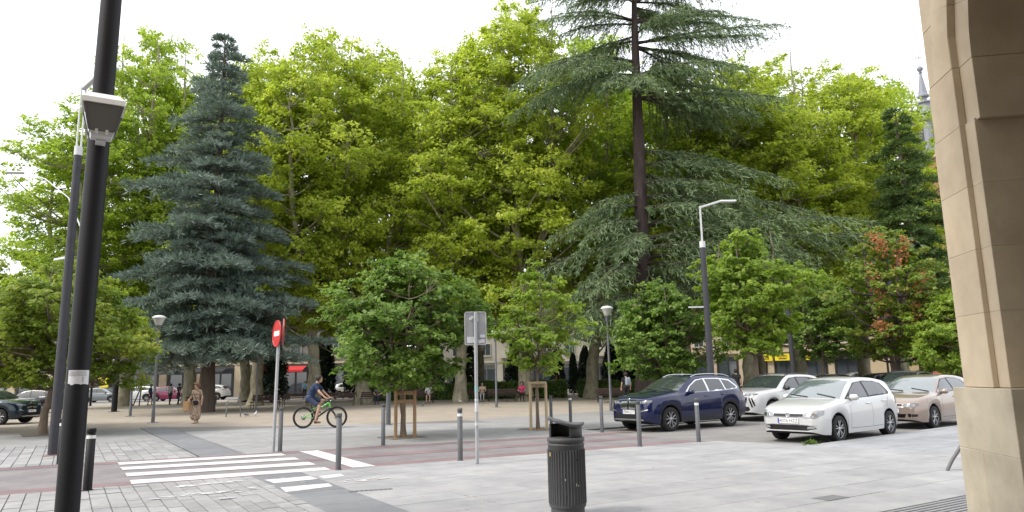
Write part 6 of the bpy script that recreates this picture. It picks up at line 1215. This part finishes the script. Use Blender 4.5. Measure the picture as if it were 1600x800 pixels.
for i, lb in ((.47, 'yellow shop sign behind the white compact, leftmost of three'), (.57, 'yellow shop sign with brown badge, middle of three'), (.69, 'yellow shop sign behind the pale plane trunk, rightmost of three')):
    p = Vector((66, 66, 3.35)) + Vector((12, -16, 0)) * i; p -= o1 * .25; sign_board(lb, p, d1, 1.75, .8, YEL, badge=BROWN)
p = Vector((66, 66, 3.4)) + Vector((12, -16, 0)) * .875 - o1 * .25; sign_board('black shop sign with white letters on the right', p, d1, 4.4, .9, mat('sign_black', (.012, .012, .013), .5), 'ARRUGO', WHITE, .75)
d2 = (64, -39); n2 = Vector((64, -39, 0)).normalized(); o2 = Vector((-n2.y, n2.x, 0)); q = lambda f, z: Vector((-30, 124, z)) + Vector((64, -39, 0)) * f - o2 * .4
sign_board('tall yellow banner sign at the far left shops', q(.532, 2.7), d2, 1.05, 2.5, YEL, 'FARMA', INK, .6, True)
sign_board('yellow fascia sign left of the tall banner', q(.517, 2.75), d2, 1.0, .6, YEL)
mb = MB()
for i, (f, lb, c) in enumerate(((.62, 'dark awning above the far shops behind the park lamp', (.03, .03, .035)), (.70, 'black awning above the far shops behind the woman', (.015, .015, .018)), (.83, 'red awning far behind the benches', (.38, .02, .02)))):
    t = thing('awning', lb, 'awning', q(f, 3.3), math.atan2(-39, 64)); mb = MB(); mb.add([(-2.6, 0, .3), (2.6, 0, .3), (2.6, -1.6, -.2), (-2.6, -1.6, -.2), (-2.6, 0, .26), (2.6, 0, .26), (2.6, -1.6, -.24), (-2.6, -1.6, -.24)], [(3, 2, 1, 0), (4, 5, 6, 7), (0, 1, 5, 4), (2, 3, 7, 6), (1, 2, 6, 5), (3, 0, 4, 7)]); mb.build('canopy', cloth('awning%d' % i, c), t); mb = MB(); mb.box((0, -1.6, -.34), (5.2, .03, .22)); mb.build('valance', cloth('awning%d' % i, c), t)
    for s in (-2.5, 2.5): mb = MB(); mb.tube([(s, 0, -.2), (s, -1.55, -.22)], .025, 6); mb.build('arm', BIRON, t)
# church tower with slate spire behind the right trees
SL = mat('spire_slate', (.16, .17, .20), .6, (.22, .23, .26), 4); t = thing('church_tower', 'grey slate church spire with ball and cross beside the stone pillar', 'tower', (126.5, 64.4, -.03), .5)
mb = MB(); mb.box((0, 0, 18.5), (9, 9, 37)); mb.build('shaft', BRICK, t); mb = MB(); mb.box((0, 0, 37.3), (10, 10, .8)); mb.build('cornice', OCHRE, t)
mb = MB(); mb.lathe([(4.0, 37.7), (4.0, 44.0)], 8, sm=False); mb.build('belfry', SL, t)
for k in range(8): a = R(45 * k + 22.5); mb = MB(); mb.box((3.75 * math.cos(a), 3.75 * math.sin(a), 40.8), (.2, 1.5, 4.0), rz=a); mb.build('louvre', mat('louvre', (.05, .05, .06), .8), t)
mb = MB(); mb.lathe([(4.5, 44.0), (4.6, 44.3), (3.2, 45.4), (2.0, 46.0), (1.3, 46.9), (1.15, 48.0), (1.5, 48.15), (1.5, 48.45), (.55, 48.7), (.5, 49.2), (1.0, 49.4), (1.0, 49.7), (.75, 50.0), (.22, 53.6), (.2, 53.9), (.38, 54.0), (.2, 54.2)], 8, sm=False); mb.build('spire', SL, t)
mb = MB(); mb.lathe([(0, 54.1), (.42, 54.4), (.55, 54.75), (.42, 55.1), (0, 55.3)], 12); mb.build('ball', SL, t); mb = MB(); mb.box((0, 0, 56.4), (.12, .12, 2.2)); mb.box((0, 0, 56.9), (.12, 1.2, .12)); mb.build('cross', SL, t)
